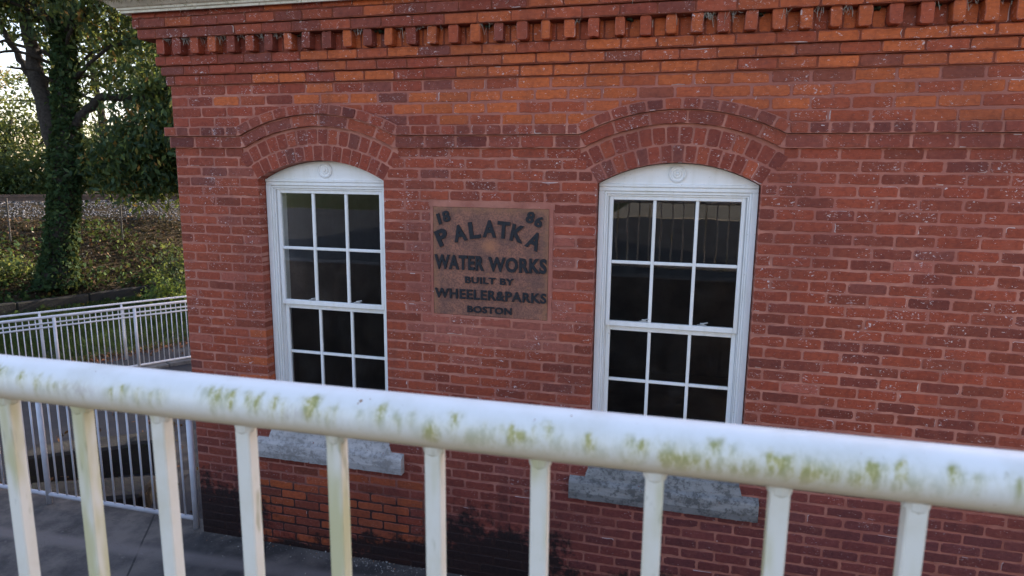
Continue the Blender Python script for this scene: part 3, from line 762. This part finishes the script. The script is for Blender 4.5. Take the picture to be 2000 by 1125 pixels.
# ------------------------------------------------ foreground railing
def fvn(x): # cheap 1d value noise
    i=math.floor(x); f=x-i; f=f*f*(3-2*f); h=lambda k:(math.sin(k*127.1+3.3)*43758.5453)%1
    return h(i)*(1-f)+h(i+1)*f
fr=thing('guard_railing','mildew stained white pipe railing crossing the foreground, above the street wall','railing',(3.4,-3.511,1.72))
def local(mb,parent):
    l=parent.location; mb.v=[(x-l.x,y-l.y,z-l.z) for x,y,z in mb.v]; return mb
RY=-3.511; RZ=2.622; PR=.0300
# top rail with painted mildew (dense mesh; stain attribute)
stains=[(-.0+2.792,.030,.7,.9),(2.835,.014,.6,.7),(2.90,.035,.35,.4),(3.055,.010,.55,.55),(3.135,.016,.9,.9),(3.156,.007,1.0,.9),(3.185,.013,1.0,.8),(3.214,.008,.7,.7),(3.262,.012,1.,.9),(3.287,.012,.6,.6),(3.325,.018,.25,.5),(3.352,.009,.9,1.),(3.372,.012,.4,.5),(3.440,.0065,1.,1.1),(3.475,.010,.35,.4),(3.512,.016,.95,.35),(3.527,.007,.5,.4),(3.590,.007,.9,.4),(3.645,.020,.65,.45),(3.67,.02,.4,.4),(3.718,.010,.6,.9),(3.732,.008,.4,.7),(3.775,.018,.85,.4),(3.83,.012,.5,.3),(3.862,.015,.8,.5),(3.888,.009,.8,.6),(3.93,.008,.6,.7),(3.952,.013,.4,.5),(3.99,.02,.5,.4),(2.70,.03,.5,.5),(2.6,.02,.4,.5),(4.1,.03,.5,.5),(4.3,.02,.6,.5)]
rq=random.Random(5); more=[(rq.uniform(2.3,4.3),rq.uniform(.002,.011),rq.uniform(.25,.75),rq.uniform(-.3,.9)) for _ in range(70)]
me=bpy.data.meshes.new('top_rail'); nA=40; xs=np.arange(.2,7.0,.005); 
ang=np.linspace(0,2*np.pi,nA,endpoint=False)
XX,AA=np.meshgrid(xs,ang,indexing='ij')
V=np.stack([XX,RY-PR*np.cos(AA),RZ+PR*np.sin(AA)],-1).reshape(-1,3)   # angle 0 faces the street, 90 up
V=V-np.array(fr.location)[None]
nX=len(xs); I=np.arange(nX-1)[:,None]*nA+np.arange(nA)[None]; J=np.arange(nX-1)[:,None]*nA+(np.arange(nA)[None]+1)%nA
F=np.stack([I,J,J+nA,I+nA],-1).reshape(-1,4)
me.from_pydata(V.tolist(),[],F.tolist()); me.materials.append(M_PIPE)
st=np.zeros((nX,nA,4),np.float32); st[:,:,3]=1
deg=np.degrees(ang); deg=np.where(deg>180,deg-360,deg)
for i,x in enumerate(xs):
    low=.25+.75*fvn(x*7.3); fine=fvn(x*63)
    base=np.exp(-((deg+10)/34)**2)*low**3*(.15+.85*fine)*1.15
    s=base
    for c_,w_,a_,top in stains+more:
        if abs(x-c_)<3.2*w_:
            e=math.exp(-abs((x-c_)/w_)**1.5)*a_*(.4+.95*fvn(x*210+7)); t0=8+34*top+16*(fvn(x*170)-.5)     # starts at angle t0 and runs down
            s=np.maximum(s,e*np.where(deg>t0,np.exp(-((deg-t0)/9)**2),np.exp(-((deg-t0)/46)**2)))
    st[i,:,0]=np.clip(s,0,1)
    st[i,:,2]=np.clip(np.exp(-((deg+48)/38)**2),0,1)*1.05  # beige underside: dirt film and warm light from below, painted by angle
    st[i,:,1]=np.exp(-((deg-8)/16)**2)*max(0,math.exp(-((x-2.925)/.03)**2)+math.exp(-((x-3.235)/.02)**2)*.8+math.exp(-((x-2.78)/.02)**2)*.5)
a=me.color_attributes.new('stain_warmth','FLOAT_COLOR','POINT'); a.data.foreach_set('color',st.reshape(-1)); me.shade_smooth()
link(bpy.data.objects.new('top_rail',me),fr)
b_=MB(); b_.tube([(.2,RY,1.845),(7.,RY,1.845)],.019,14); local(b_,fr).build('bottom_rail',M_RAIL,fr,True)
balx=[2.774+.1265*k_ for k_ in range(-19,32)]
for q in (.38,2.41-0.0,5.0,6.9):
    b_=MB(); b_.tube([(q-1.0 if q<1 else q+.0,RY,1.64),(q-1.0 if q<1 else q+.0,RY,RZ)],.019,16)
# posts stand outside the view of the camera
for q in (.37,2.206,4.925,6.82):
    b_=MB(); b_.tube([(q,RY,1.70),(q,RY,RZ-.01)],.021,16); local(b_,fr).build('post',M_RAIL,fr,True)
for q in balx:
    if min(abs(q-z) for z in (.37,2.206,4.925,6.82))<.04: continue
    b_=MB(); h=.0098; rot=jit(.05); cs,sn=math.cos(rot),math.sin(rot); lx=jit(.004)
    b_.cbox(-h,h,-h,h,1.85,RZ-.012,.0018); b_.v=[(q+x*cs-y*sn+lx*(RZ-z),RY+x*sn+y*cs,z) for x,y,z in b_.v]
    lathe(b_,[(.0,RZ-.024),(.0145,RZ-.026),(.0125,RZ-.036),(.009,RZ-.041)],c=(q,RY),n=12)
    local(b_,fr).build('baluster',M_RAIL,fr)
fr.location.y=-3.503; fr.rotation_euler=(0,0,.0135)
# ------------------------------------------------ near railing beside the corner
def railing(name,label,posts,zfoot,ztop,pitch,pr,br_,topr,botz,mat,group=None,mid=(),balr=.008):
    p0,p1=Vector(posts[0]),Vector(posts[-1]); t=thing(name,label,'railing',(posts[0][0],posts[0][1],zfoot),group)
    def at(z): return [(p[0],p[1],z) for p in posts]
    for p in posts:
        b=MB(); b.tube([(p[0],p[1],zfoot-.02),(p[0],p[1],ztop-.01)],pr,14); local(b,t).build('post',mat,t,True)
    b=MB(); b.tube([(p[0],p[1],ztop) for p in (posts[0],posts[-1])],topr,14); local(b,t).build('top_rail',mat,t,True)
    b=MB(); b.tube([(p[0],p[1],botz) for p in (posts[0],posts[-1])],br_,12); local(b,t).build('bottom_rail',mat,t,True)
    for z in mid:
        b=MB(); b.tube([(p[0],p[1],z) for p in (posts[0],posts[-1])],br_*.75,10); local(b,t).build('mid_rail',mat,t,True)
    for A,B in zip(posts[:-1],posts[1:]):
        A=Vector(A);B=Vector(B); n=round((B-A).length/pitch)
        for k_ in range(1,n):
            q=A.lerp(B,k_/n); b=MB(); b.tube([(q.x,q.y,botz),(q.x,q.y,ztop-.005)],balr,8); local(b,t).build('baluster',mat,t,True)
    return t
railing('guard_railing','pale railing running left from the brick corner, its round end post on the pavement',[(-.092,.03),(-1.625,.03),(-3.158,.03),(-4.69,.03)],0,.965,.102,.0235,.019,.022,.085,M_FARRAIL)
# far railing along the lower ramp
a0=Vector((-5.764,5.277)); dv=(Vector((-5.264,5.997))-Vector((-6.746,3.632))).normalized(); 
posts=[tuple(a0+dv*s) for s in (-4.80,-3.60,-2.40,-1.20,0,1.20,2.4)]
ft=railing('guard_railing','pale double railing with a separate handrail, beside the ramp below the bank',posts,-.60,.499,.088,.026,.020,.024,-.575,M_FARRAIL,mid=(.40,.33))
hr_off=Vector((-dv.y,dv.x))*.09
def hp(s,z): q=a0+dv*s+hr_off; return (q.x,q.y,z)
b=MB(); b.tube([hp(-4.9,.575),hp(2.6,.575)],.017,10); local(b,ft).build('handrail',M_FARRAIL,ft,True)
for s in (-4.95,-3.75,-2.55,-1.38,-.18,1.02,2.2):
    b=MB(); b.tube([hp(s,-.45),hp(s,.575)],.018,10); local(b,ft).build('handrail_post',M_FARRAIL,ft,True)
# kerb under the far railing, ramp kerb block
kb=MB(); 
def oriented_box(mb,A,B,wid,z0,z1,b=.01,seg=1):
    A=Vector(A);B=Vector(B); d=(B-A); Ln=d.length; d.normalize(); nrm=Vector((-d.y,d.x)); t=MB(); 
    for i in range(seg):
        t.cbox(Ln*i/seg,Ln*(i+1)/seg-(.006 if seg>1 else 0),-wid/2,wid/2,z0,z1+(jit(.012) if seg>1 else 0),b)
    mb.add([(A.x+x*d.x+y*nrm.x,A.y+x*d.y+y*nrm.y,z) for x,y,z in t.v],t.f)
oriented_box(kb,a0-dv*5-hr_off*.3,a0+dv*3.2-hr_off*.3,.22,-.9,-.60,.015,6); ko=kb.build('kerb',M_CONC); ko['kind']='structure'
# ramp between: dark sunken court with broken concrete steps
def rock_slab(name,label,A,B,wid,z0,z1,cat='step',seg=1,mat=M_DKCONC):
    t=MB(); oriented_box(t,A,B,wid,z0,z1,.03,seg); o=t.build(name,mat); tag(o,label,cat); return o
rock_slab('concrete_step','low broken concrete step topmost behind the near railing, its right end rounded',(-3.55,1.35),(-2.62,2.0),.42,-.72,-.30)
rock_slab('concrete_step','wide dark concrete step lowest and nearest the pavement edge behind the railing',(-2.9,.72),(-1.75,1.25),.5,-.72,-.42)
rock_slab('stone_block','rounded rough stone block at the right end of the broken step',(-2.62,1.95),(-2.25,2.12),.34,-.72,-.26,'stone block')
# ------------------------------------------------ bank, retaining kerb wall, railroad
T0=Vector((-18.384,12.875)); TD=(Vector((-14.45,16.73))-T0).normalized(); TN=Vector((-TD.y,TD.x))   # TN to the far side
def uv(x,y): d=Vector((x,y))-T0; return d.dot(TD),d.dot(TN)
def hgt(u):   # u signed distance beyond the near rail
    P=[(-40,-.66),(-9.2,-.64),(-7.6,-.40),(-6.9,-.10),(-4.2,.78),(-2.9,1.18),(-.9,1.80),(2.5,1.82),(4.,1.45),(9,1.4),(60,1.3)]
    for (a,za),(b,zb_) in zip(P[:-1],P[1:]):
        if a<=u<=b: t=(u-a)/(b-a); return za+(zb_-za)*t
    return P[-1][1]
def terr(s,u): p=T0+TD*s+TN*u; return p
wallA=Vector((-14.7,7.0)); 
WA=Vector((-14.2,2.0)); WB=Vector((-9.0,15.3)); WD=(WB-WA).normalized(); WN=Vector((-WD.y,WD.x))
def bankz(s,u):
    n=.07*math.sin(s*1.3+u)*math.cos(u*1.1)+.04*math.sin(s*3.1)
    if u>-2.5: n*=.25
    p=T0+TD*s+TN*u; w_=(p-WA).dot(WN)
    return min(hgt(u)+n,(-.31+.42*w_+n*.5) if w_>0 else -.70)
g=MB(); ns,nu=120,90; s0,s1=-26,34; us=[-9.3+ (i/nu)**1.0*70 if False else 0 for i in range(nu+1)]
us=[-9.3+12.5*i/70 for i in range(70)]+[3.2+ (i+1)*2.6 for i in range(21)]
nu=len(us)-1
gv=[]
for i in range(ns+1):
    s=s0+(s1-s0)*i/ns
    for u in us: p=terr(s,u); gv.append((p.x,p.y,bankz(s,u)))
g.add(gv,[(i*(nu+1)+j,(i+1)*(nu+1)+j,(i+1)*(nu+1)+j+1,i*(nu+1)+j+1) for i in range(ns) for j in range(nu)])
structure('embankment',g,M_SOIL)
wl=MB(); oriented_box(wl,tuple(WA),tuple(WB),.20,-.9,-.26,.03,9); wo=wl.build('low_wall',M_DKCONC); tag(wo,'low mossy brown concrete wall along the foot of the leafy bank','wall')
# grass strip between path and low wall
gs=MB(); 
A=WA.copy();Bq=WB.copy(); d=(Bq-A).normalized(); nn=Vector((d.y,-d.x))
vs=[]
for i in range(61):
    for j in range(13):
        p=A+d*(14.4*i/60)+nn*(5.5*j/12); vs.append((p.x,p.y,-.60+.06*math.sin(i*.7)*math.sin(j*.9)-.10*(j/12)**2))
gs.add(vs,[(i*13+j,(i+1)*13+j,(i+1)*13+j+1,i*13+j+1) for i in range(60) for j in range(12)])
o=gs.build('lawn',M_GRASS); o['kind']='structure'
def blades(n,area,hmin,hmax,col0,col1,name,mat,w=.012):
    P=np.array([area() for _ in range(n)]); th=rng.uniform(0,2*np.pi,n); hh=rng.uniform(hmin,hmax,n); lean=rng.uniform(-.6,.6,(n,2))*hh[:,None]
    dx=np.stack([np.cos(th),np.sin(th),0*th],-1)*w; top=P+np.stack([lean[:,0],lean[:,1],hh],-1)
    V=np.stack([P-dx,P+dx,top],1); c=np.array(col0)+(np.array(col1)-np.array(col0))*rng.random((n,1)); return bulk(name,V,3,mat,None,c)
def lawn_pt():
    i=random.random()*14.4; j=random.random(); p=A+d*i+nn*(5.5*j); return (p.x,p.y,-.60-.10*j*j)
go=blades(42000,lawn_pt,.05,.20,(.012,.03,.008),(.045,.08,.02),'grass',M_IVY); go['kind']='stuff'
# leaves helper
def leaves(C,size,cols,up=0.0,asp=.42,droop=False):
    n=len(C); a=rng.normal(size=(n,3)); 
    if droop: a[:,2]-=1.2
    a/=np.linalg.norm(a,axis=1)[:,None]; b=rng.normal(size=(n,3))
    if up: b[:,2]+=up
    b=np.cross(a,b); b/=np.linalg.norm(b,axis=1)[:,None]+1e-9
    s=size*rng.uniform(.45,1.45,n)[:,None]
    V=np.stack([C-a*s*.5,C+b*s*asp*.5-a*s*.05,C+a*s*.5,C-b*s*asp*.5-a*s*.05],1)
    return V
def cols(n,pal,w):
    pal=np.array(pal); i=rng.choice(len(pal),n,p=np.array(w)/sum(w)); c=pal[i]*rng.uniform(.7,1.3,(n,1)); return c
GREENS=[(.018,.036,.013),(.028,.055,.018),(.05,.08,.022),(.10,.12,.03),(.2,.13,.04)]
# bank ground cover: dry leaves and ivy
def scatter_bank(n,smin,smax,umin,umax,h):
    s=rng.uniform(smin,smax,n); u=rng.uniform(umin,umax,n); C=np.zeros((n,3))
    for i in range(n): p=terr(s[i],u[i]); C[i]=(p.x,p.y,bankz(s[i],u[i])+h*rng.random())
    return C,s,u
C_,s_,u_=scatter_bank(40000,-14,12,-7.4,-2.2,.05)
o=bulk('leaf_litter',leaves(C_,.075,None,asp=.6),4,M_LITTER,None,cols(40000,[(.075,.045,.027),(.14,.09,.055),(.04,.025,.015),(.28,.23,.18),(.16,.06,.03)],[4,1.6,5,.3,.3])); o['kind']='stuff'
C_,s_,u_=scatter_bank(30000,-14,12,-8.4,-2.6,.28)
keep=np.array([ (math.sin(s*1.1+2)*math.cos(u*1.3+s*.4)+rng.normal()*.5) for s,u in zip(s_,u_)])>(-.35+.42*np.clip(u_+6.0,-1,3)); C_=C_[keep]
o=bulk('ivy_ground_cover',leaves(C_,.11,None,asp=.75),4,M_IVY,None,cols(len(C_),GREENS,[4,4,2,.6,.2])); o['kind']='stuff'
# leaf litter at the path edge
def edge_pt():
    i=random.random()*14.4; p=A+d*i+nn*(5.45+random.gauss(.0,.22)); return (p.x,p.y,-.63)
C_=np.array([edge_pt() for _ in range(3500)]); o=bulk('leaf_litter',leaves(C_,.07,None,asp=.6),4,M_LITTER,None,cols(3500,[(.22,.10,.06),(.12,.06,.04),(.30,.18,.1)],[3,3,1])); o['kind']='stuff'
C_=np.array([(random.uniform(-4.5,-.05),random.uniform(.2,5.5),-.62) for _ in range(420)]+[(random.gauss(-2.5,.4),random.gauss(1.35,.15),-.60+.06*random.random()) for _ in range(160)]); o=bulk('leaf_litter',leaves(C_,.06,None,asp=.6),4,M_LITTER,None,cols(len(C_),[(.16,.08,.04),(.08,.045,.03),(.3,.2,.09)],[3,4,.3])); o['kind']='stuff'
# white grit and a few leaves along the wall foot
C_=np.array([(random.uniform(.0,2.9),-abs(random.gauss(.04,.10)),.008) for _ in range(240)]+[(random.gauss(1.55,.22),-abs(random.gauss(.06,.05)),.008) for _ in range(200)]); o=bulk('grit',leaves(C_,.010,None,asp=.8),4,M_LITTER,None,cols(len(C_),[(.55,.52,.48),(.3,.27,.24),(.4,.2,.1)],[3,2,.5])); o['kind']='stuff'
# ballast stones
n=24000; s=rng.uniform(-16,16,n); u=rng.uniform(-2.5,2.4,n); C_=np.zeros((n,3))
for i in range(n): p=terr(s[i],u[i]); C_[i]=(p.x,p.y,bankz(s[i],u[i])+.01)
q=rng.normal(size=(n,3)); q/=np.linalg.norm(q,axis=1)[:,None]; r=rng.normal(size=(n,3)); r=np.cross(q,r); r/=np.linalg.norm(r,axis=1)[:,None]; t=np.cross(q,r)
sz=rng.uniform(.015,.038,n)[:,None]
P6=[C_+q*sz,C_-q*sz,C_+r*sz*.8,C_-r*sz*.8,C_+t*sz*.7,C_-t*sz*.7]
tri=[(0,2,4),(2,1,4),(1,3,4),(3,0,4),(2,0,5),(1,2,5),(3,1,5),(0,3,5)]
V=np.concatenate([np.stack([P6[a],P6[b],P6[c]],1) for a,b,c in tri],0); cc=np.repeat(rng.uniform(.07,.25,(n,1))*np.array([[1,.98,1.04]]),1,0); cc=np.concatenate([cc]*8,0)
tb=NT('ballast_rock'); M_ROCK=tb.fin(tb.attr(),.85,.2)
o=bulk('ballast',V,3,M_ROCK,None,cc); o['kind']='stuff'
# track
tr=thing('railroad_track','rusty railroad track on pale ballast along the top of the bank','railroad track',(T0.x,T0.y,1.85))
for off in (0,1.5):
    b=MB(); t=MB(); 
    for (w_,z0,z1) in ((.065,1.86,1.875),(.012,1.875,1.98),(.035,1.98,2.02)):
        m=MB(); m.box(-26,30,-w_,w_,z0,z1); b.add([(T0.x+x*TD.x+(y+off)*TN.x,T0.y+x*TD.y+(y+off)*TN.y,z) for x,y,z in m.v],m.f)
    local(b,tr).build('rail',M_RUST,tr)
k_=0
for i in range(60):
    s=-14+i*.52
    m=MB(); m.cbox(s-.11,s+.11,-.55,2.05,1.72,1.858,.01); m.v=[(T0.x+x*TD.x+y*TN.x,T0.y+x*TD.y+y*TN.y,z) for x,y,z in m.v]; local(m,tr).build('tie',M_TIE,tr)
# wire fence on the bank: posts and wires
wf=thing('wire_fence','thin rusty wire fence with slim posts across the leafy bank','fence',(-12,10,.2))
def bankp(x,y): s,u=uv(x,y); return bankz(s,u)
fa=Vector((-15.0,8.0)); fb=Vector((-9.0,15.4)); 
fa=terr(-4.4-6,-4.1); fb=terr(9,-4.1)
nfp=8
for i in range(nfp):
    p=fa.lerp(fb,i/(nfp-1)); z=bankp(p.x,p.y); b=MB(); b.tube([(p.x,p.y,z-.1),(p.x+jit(.05),p.y,z+1.25)],.022,8); local(b,wf).build('post',M_WIRE,wf)
for h in (.3,.7,1.15):
    b=MB(); b.tube([(fa.lerp(fb,i/28).x,fa.lerp(fb,i/28).y,bankp(fa.lerp(fb,i/28).x,fa.lerp(fb,i/28).y)+h) for i in range(29)],.005,5); local(b,wf).build('wire',M_WIRE,wf)
# ------------------------------------------------ trees
def limb(mb,pts,rads,n=12,wob=.05):
    P=[Vector(p) for p in pts]; out=[];rr=[]
    for i in range(len(P)-1):
        for k_ in range(5):
            t=k_/5; q=P[i].lerp(P[i+1],t)+Vector((jit(wob),jit(wob),0))*(1 if (i or k_) else 0); out.append(q); rr.append((rads[i]+(rads[i+1]-rads[i])*t)*random.uniform(.93,1.07))
    out.append(P[-1]); rr.append(rads[-1]); mb.tube(out,rr,n)
big=thing('tree','large ivy clad tree with a forked trunk, standing on the bank left of the building','tree',(-11.93,9.08,.05))
tk=MB()
limb(tk,[(-11.95,9.05,-.1),(-11.86,9.2,.8),(-11.80,9.45,2.3),(-11.82,9.6,3.3),(-11.95,9.85,4.3),(-12.03,10.1,6.4),(-12.1,10.3,9.0)],[.46,.31,.29,.30,.24,.21,.13],14,.03)
limb(tk,[(-11.85,9.55,2.9),(-12.15,9.6,3.8),(-12.55,9.72,4.9),(-12.75,9.8,5.9),(-13.0,9.9,7.2)],[.26,.24,.20,.17,.12],12,.03)
limb(tk,[(-12.5,9.72,4.75),(-12.9,9.75,5.3),(-13.25,9.8,5.8),(-13.7,9.8,6.5),(-14.2,9.8,7.6)],[.10,.09,.08,.06,.04],8,.04)
limb(tk,[(-11.8,9.75,3.9),(-11.45,9.95,4.35),(-11.05,10.15,4.78),(-10.4,10.35,4.75),(-9.8,10.45,4.75),(-9.0,10.6,5.2)],[.13,.12,.105,.09,.07,.04],9,.04)
for i in range(26):
    z=random.uniform(4.5,8.6); a_=random.uniform(0,2*math.pi); r=random.uniform(1.2,3.2); p=(-12.0+jit(.1),10.0,z); e=(p[0]+math.cos(a_)*r,p[1]+math.sin(a_)*r*.8,z+random.uniform(-.2,1.6)); m=((p[0]+e[0])/2,(p[1]+e[1])/2,(z+e[2])/2+.3)
    limb(tk,[p,m,e],[.06,.04,.015],6,.08)
local(tk,big).build('trunk',M_BARK,big,True)
# ivy on the trunk
n=11000; z=rng.uniform(-.1,7.6,n); zz=np.array([-.1,.8,2.3,3.3,4.3,6.4,9.0]); px_=np.interp(z,zz,[-11.95,-11.86,-11.80,-11.82,-11.95,-12.03,-12.1]); py_=np.interp(z,zz,[9.05,9.2,9.45,9.6,9.85,10.1,10.3]); rr=np.interp(z,zz,[.50,.34,.32,.32,.26,.22,.14])+rng.exponential(.025,n)
a_=rng.uniform(0,2*np.pi,n); C_=np.stack([px_+np.cos(a_)*rr,py_+np.sin(a_)*rr,z],-1)
C_-=np.array(big.location)[None]
bulk('ivy',leaves(C_,.11,None,asp=.8),4,M_IVY,big,cols(n,[(.022,.045,.018),(.035,.06,.022),(.06,.09,.03)],[6,3,.7]))
def clump_crown(ellipsoids,per,nclump,size,clump_r,pal,wt,droop=False):
    Cs=[]
    for (cx,cy,cz,rx,ry,rz,wgt) in ellipsoids:
        m=int(nclump*wgt); d_=rng.normal(size=(m,3)); d_/=np.linalg.norm(d_,axis=1)[:,None]; r=rng.random(m)**.38
        cc=np.array([cx,cy,cz])+d_*r[:,None]*np.array([rx,ry,rz])
        k=rng.integers(int(per*.5),int(per*1.5),m)
        for c_,q in zip(cc,k): 
            e=rng.normal(size=(q,3))*clump_r*np.array([1,1,.6]); Cs.append(c_+e)
    Cs=np.concatenate(Cs); return Cs
C1=clump_crown([(-12.3,10.4,8.0,4.0,2.6,2.0,.75),(-10.0,11.0,6.2,2.2,1.8,1.7,.28),(-9.5,10.9,4.1,1.8,1.5,1.7,.46),(-10.6,10.6,3.0,1.4,1.2,.9,.26),(-14.2,9.6,7.6,1.6,1.6,1.0,.16)],60,430,.15,.30,None,None)
C1-=np.array(big.location)[None]
bulk('crown',leaves(C1,.17,None,asp=.42,droop=True),4,M_LEAF,big,cols(len(C1),[(.022,.05,.026),(.035,.07,.028),(.075,.11,.03),(.20,.17,.04),(.30,.15,.04)],[5,5,2.4,.6,.4]))
def back_tree(label,x,y,z0,h,cr,nclump,pal,wt,size=.16,per=46,low=.25):
    t=thing('tree',label,'tree',(x,y,z0),'trees beyond the railroad'); b=MB()
    limb(b,[(x,y,z0-.2),(x+jit(.3),y+jit(.3),z0+h*.4),(x+jit(.6),y+jit(.4),z0+h*.9)],[.22,.16,.05],9,.05)
    for i in range(10):
        zz=z0+h*random.uniform(.25,.8); a_=random.uniform(0,6.3); r=cr*random.uniform(.5,.9); limb(b,[(x,y,zz),(x+math.cos(a_)*r*.5,y+math.sin(a_)*r*.5,zz+.5),(x+math.cos(a_)*r,y+math.sin(a_)*r,zz+random.uniform(.3,1.6))],[.07,.05,.02],6,.1)
    local(b,t).build('trunk',M_BARK,t,True)
    C_=clump_crown([(x,y,z0+h*(.5+low/2),cr,cr,h*(.5-low/2),.7),(x,y,z0+h*.75,cr*.8,cr*.8,h*.25,.3)],per,nclump,size,.32,None,None); C_-=np.array(t.location)[None]
    bulk('crown',leaves(C_,size,None,asp=.55),4,M_LEAF,t,cols(len(C_),pal,wt)); return t
G2=[(.025,.05,.018),(.045,.075,.022),(.09,.11,.03),(.20,.18,.05)]
Y2=[(.30,.22,.10),(.36,.22,.12),(.18,.17,.07)]
def bp(pxx,D):  # point at image column pxx and distance D along the view (world xy)
    dd=RIGHT*((pxx-1000)/1286.86)+FWD; return (CAMLOC[0]+dd.x*D,CAMLOC[1]+dd.y*D)
for (pxx,D,h,cr,nc,pal,wt,lab) in [
    (-120,31,5.2,3.2,150,G2,[5,4,1,.3],'low dark green tree beyond the railroad, farthest left'),
    (10,38,8.2,2.4,60,Y2,[2,2,2],'thin pale orange tree against the white sky at far left'),
    (40,30,4.4,2.6,130,G2,[5,4,2,.5],'bushy mid green tree beyond the railroad, left of the ivy clad trunk'),
    (150,33,7.0,2.7,85,G2,[4,4,3,1],'yellow green tree directly behind the ivy clad trunk'),
    (235,30,9.0,3.0,120,G2,[6,4,2,.7],'tall leafy tree beyond the railroad, right of the forked trunk'),
    (330,34,9.5,3.4,120,G2,[5,4,3,1],'tall leafy tree beyond the railroad, nearest the brick corner'),
    (440,33,10,3.4,60,G2,[5,4,3,1],'leafy tree beyond the railroad, hidden mostly by the building')]:
    x,y=bp(pxx,D); back_tree(lab,x,y,1.3,h,cr,nc,pal,wt,low=.0)
for (x,y,h,cr,lab) in [(-3.5,19,9,3.6,'unseen tall tree added for shade behind the building, left of three'),(2.5,21,9.5,3.6,'unseen tall tree added for shade behind the building, middle of three'),(8.5,20,9,3.6,'unseen tall tree added for shade behind the building, right of three')]:
    back_tree(lab,x,y,-.7,h,cr,260,G2,[5,4,2,.5],low=.1,size=.2)['group']='unseen trees added for shade'  # trees out of view, added to keep low sun off the path
# undergrowth hedge beyond the tracks and shrubs on the bank
def shrub(label,x,y,z,r,h,n,pal,wt,size=.12,group=None):
    t=thing('shrub',label,'shrub',(x,y,z),group); b=MB()
    for i in range(6):
        a_=random.uniform(0,6.3); limb(b,[(x,y,z-.05),(x+math.cos(a_)*r*.4,y+math.sin(a_)*r*.4,z+h*.5),(x+math.cos(a_)*r*.7,y+math.sin(a_)*r*.7,z+h*.85)],[.02,.014,.006],5,.03)
    local(b,t).build('stem',M_BARK,t)
    C_=clump_crown([(x,y,z+h*.5,r,r,h*.5,1)],40,n,size,.16 if r<1.2 else .3,None,None); C_-=np.array(t.location)[None]
    bulk('foliage',leaves(C_,size,None,asp=.6),4,M_LEAF,t,cols(len(C_),pal,wt))
for i,(pxx,D,r,h,lab) in enumerate([(-40,27.5,2.0,2.6,'dark broad shrub behind the rails, at the left edge'),(55,28,1.9,2.2,'dark low shrub behind the rails, left of the ivy clad trunk'),(165,28.5,1.8,2.6,'dark shrub behind the rails, just right of the ivy clad trunk'),(235,29,1.9,2.9,'dark shrub behind the rails, midway between trunk and building'),(305,30,2.0,2.6,'dark shrub behind the rails, left of the brick corner'),(380,31,2.1,3.0,'dark shrub behind the rails, partly hidden by the brick corner')]):
    x,y=bp(pxx,D); shrub(lab,x,y,1.4,r,h,110,G2,[6,3,1,.2],.16,'shrubs behind the rails')
x,y=bp(322,17.3); shrub('bright yellow green shrub on the bank beside the brick corner',x,y,bankp(x,y),.4,.9,20,[(.07,.13,.025),(.14,.20,.035),(.03,.06,.015)],[3,1.5,3],.09)
x,y=bp(345,18.6); shrub('small dark green shrub on the bank, behind the bright one',x,y,bankp(x,y),.6,1.5,36,G2,[4,3,1,.2],.10)
x,y=bp(-5,16.8); shrub('straggly green shrub on the bank at the left edge',x,y,bankp(x,y),.8,.9,26,G2,[4,3,2,1],.10)
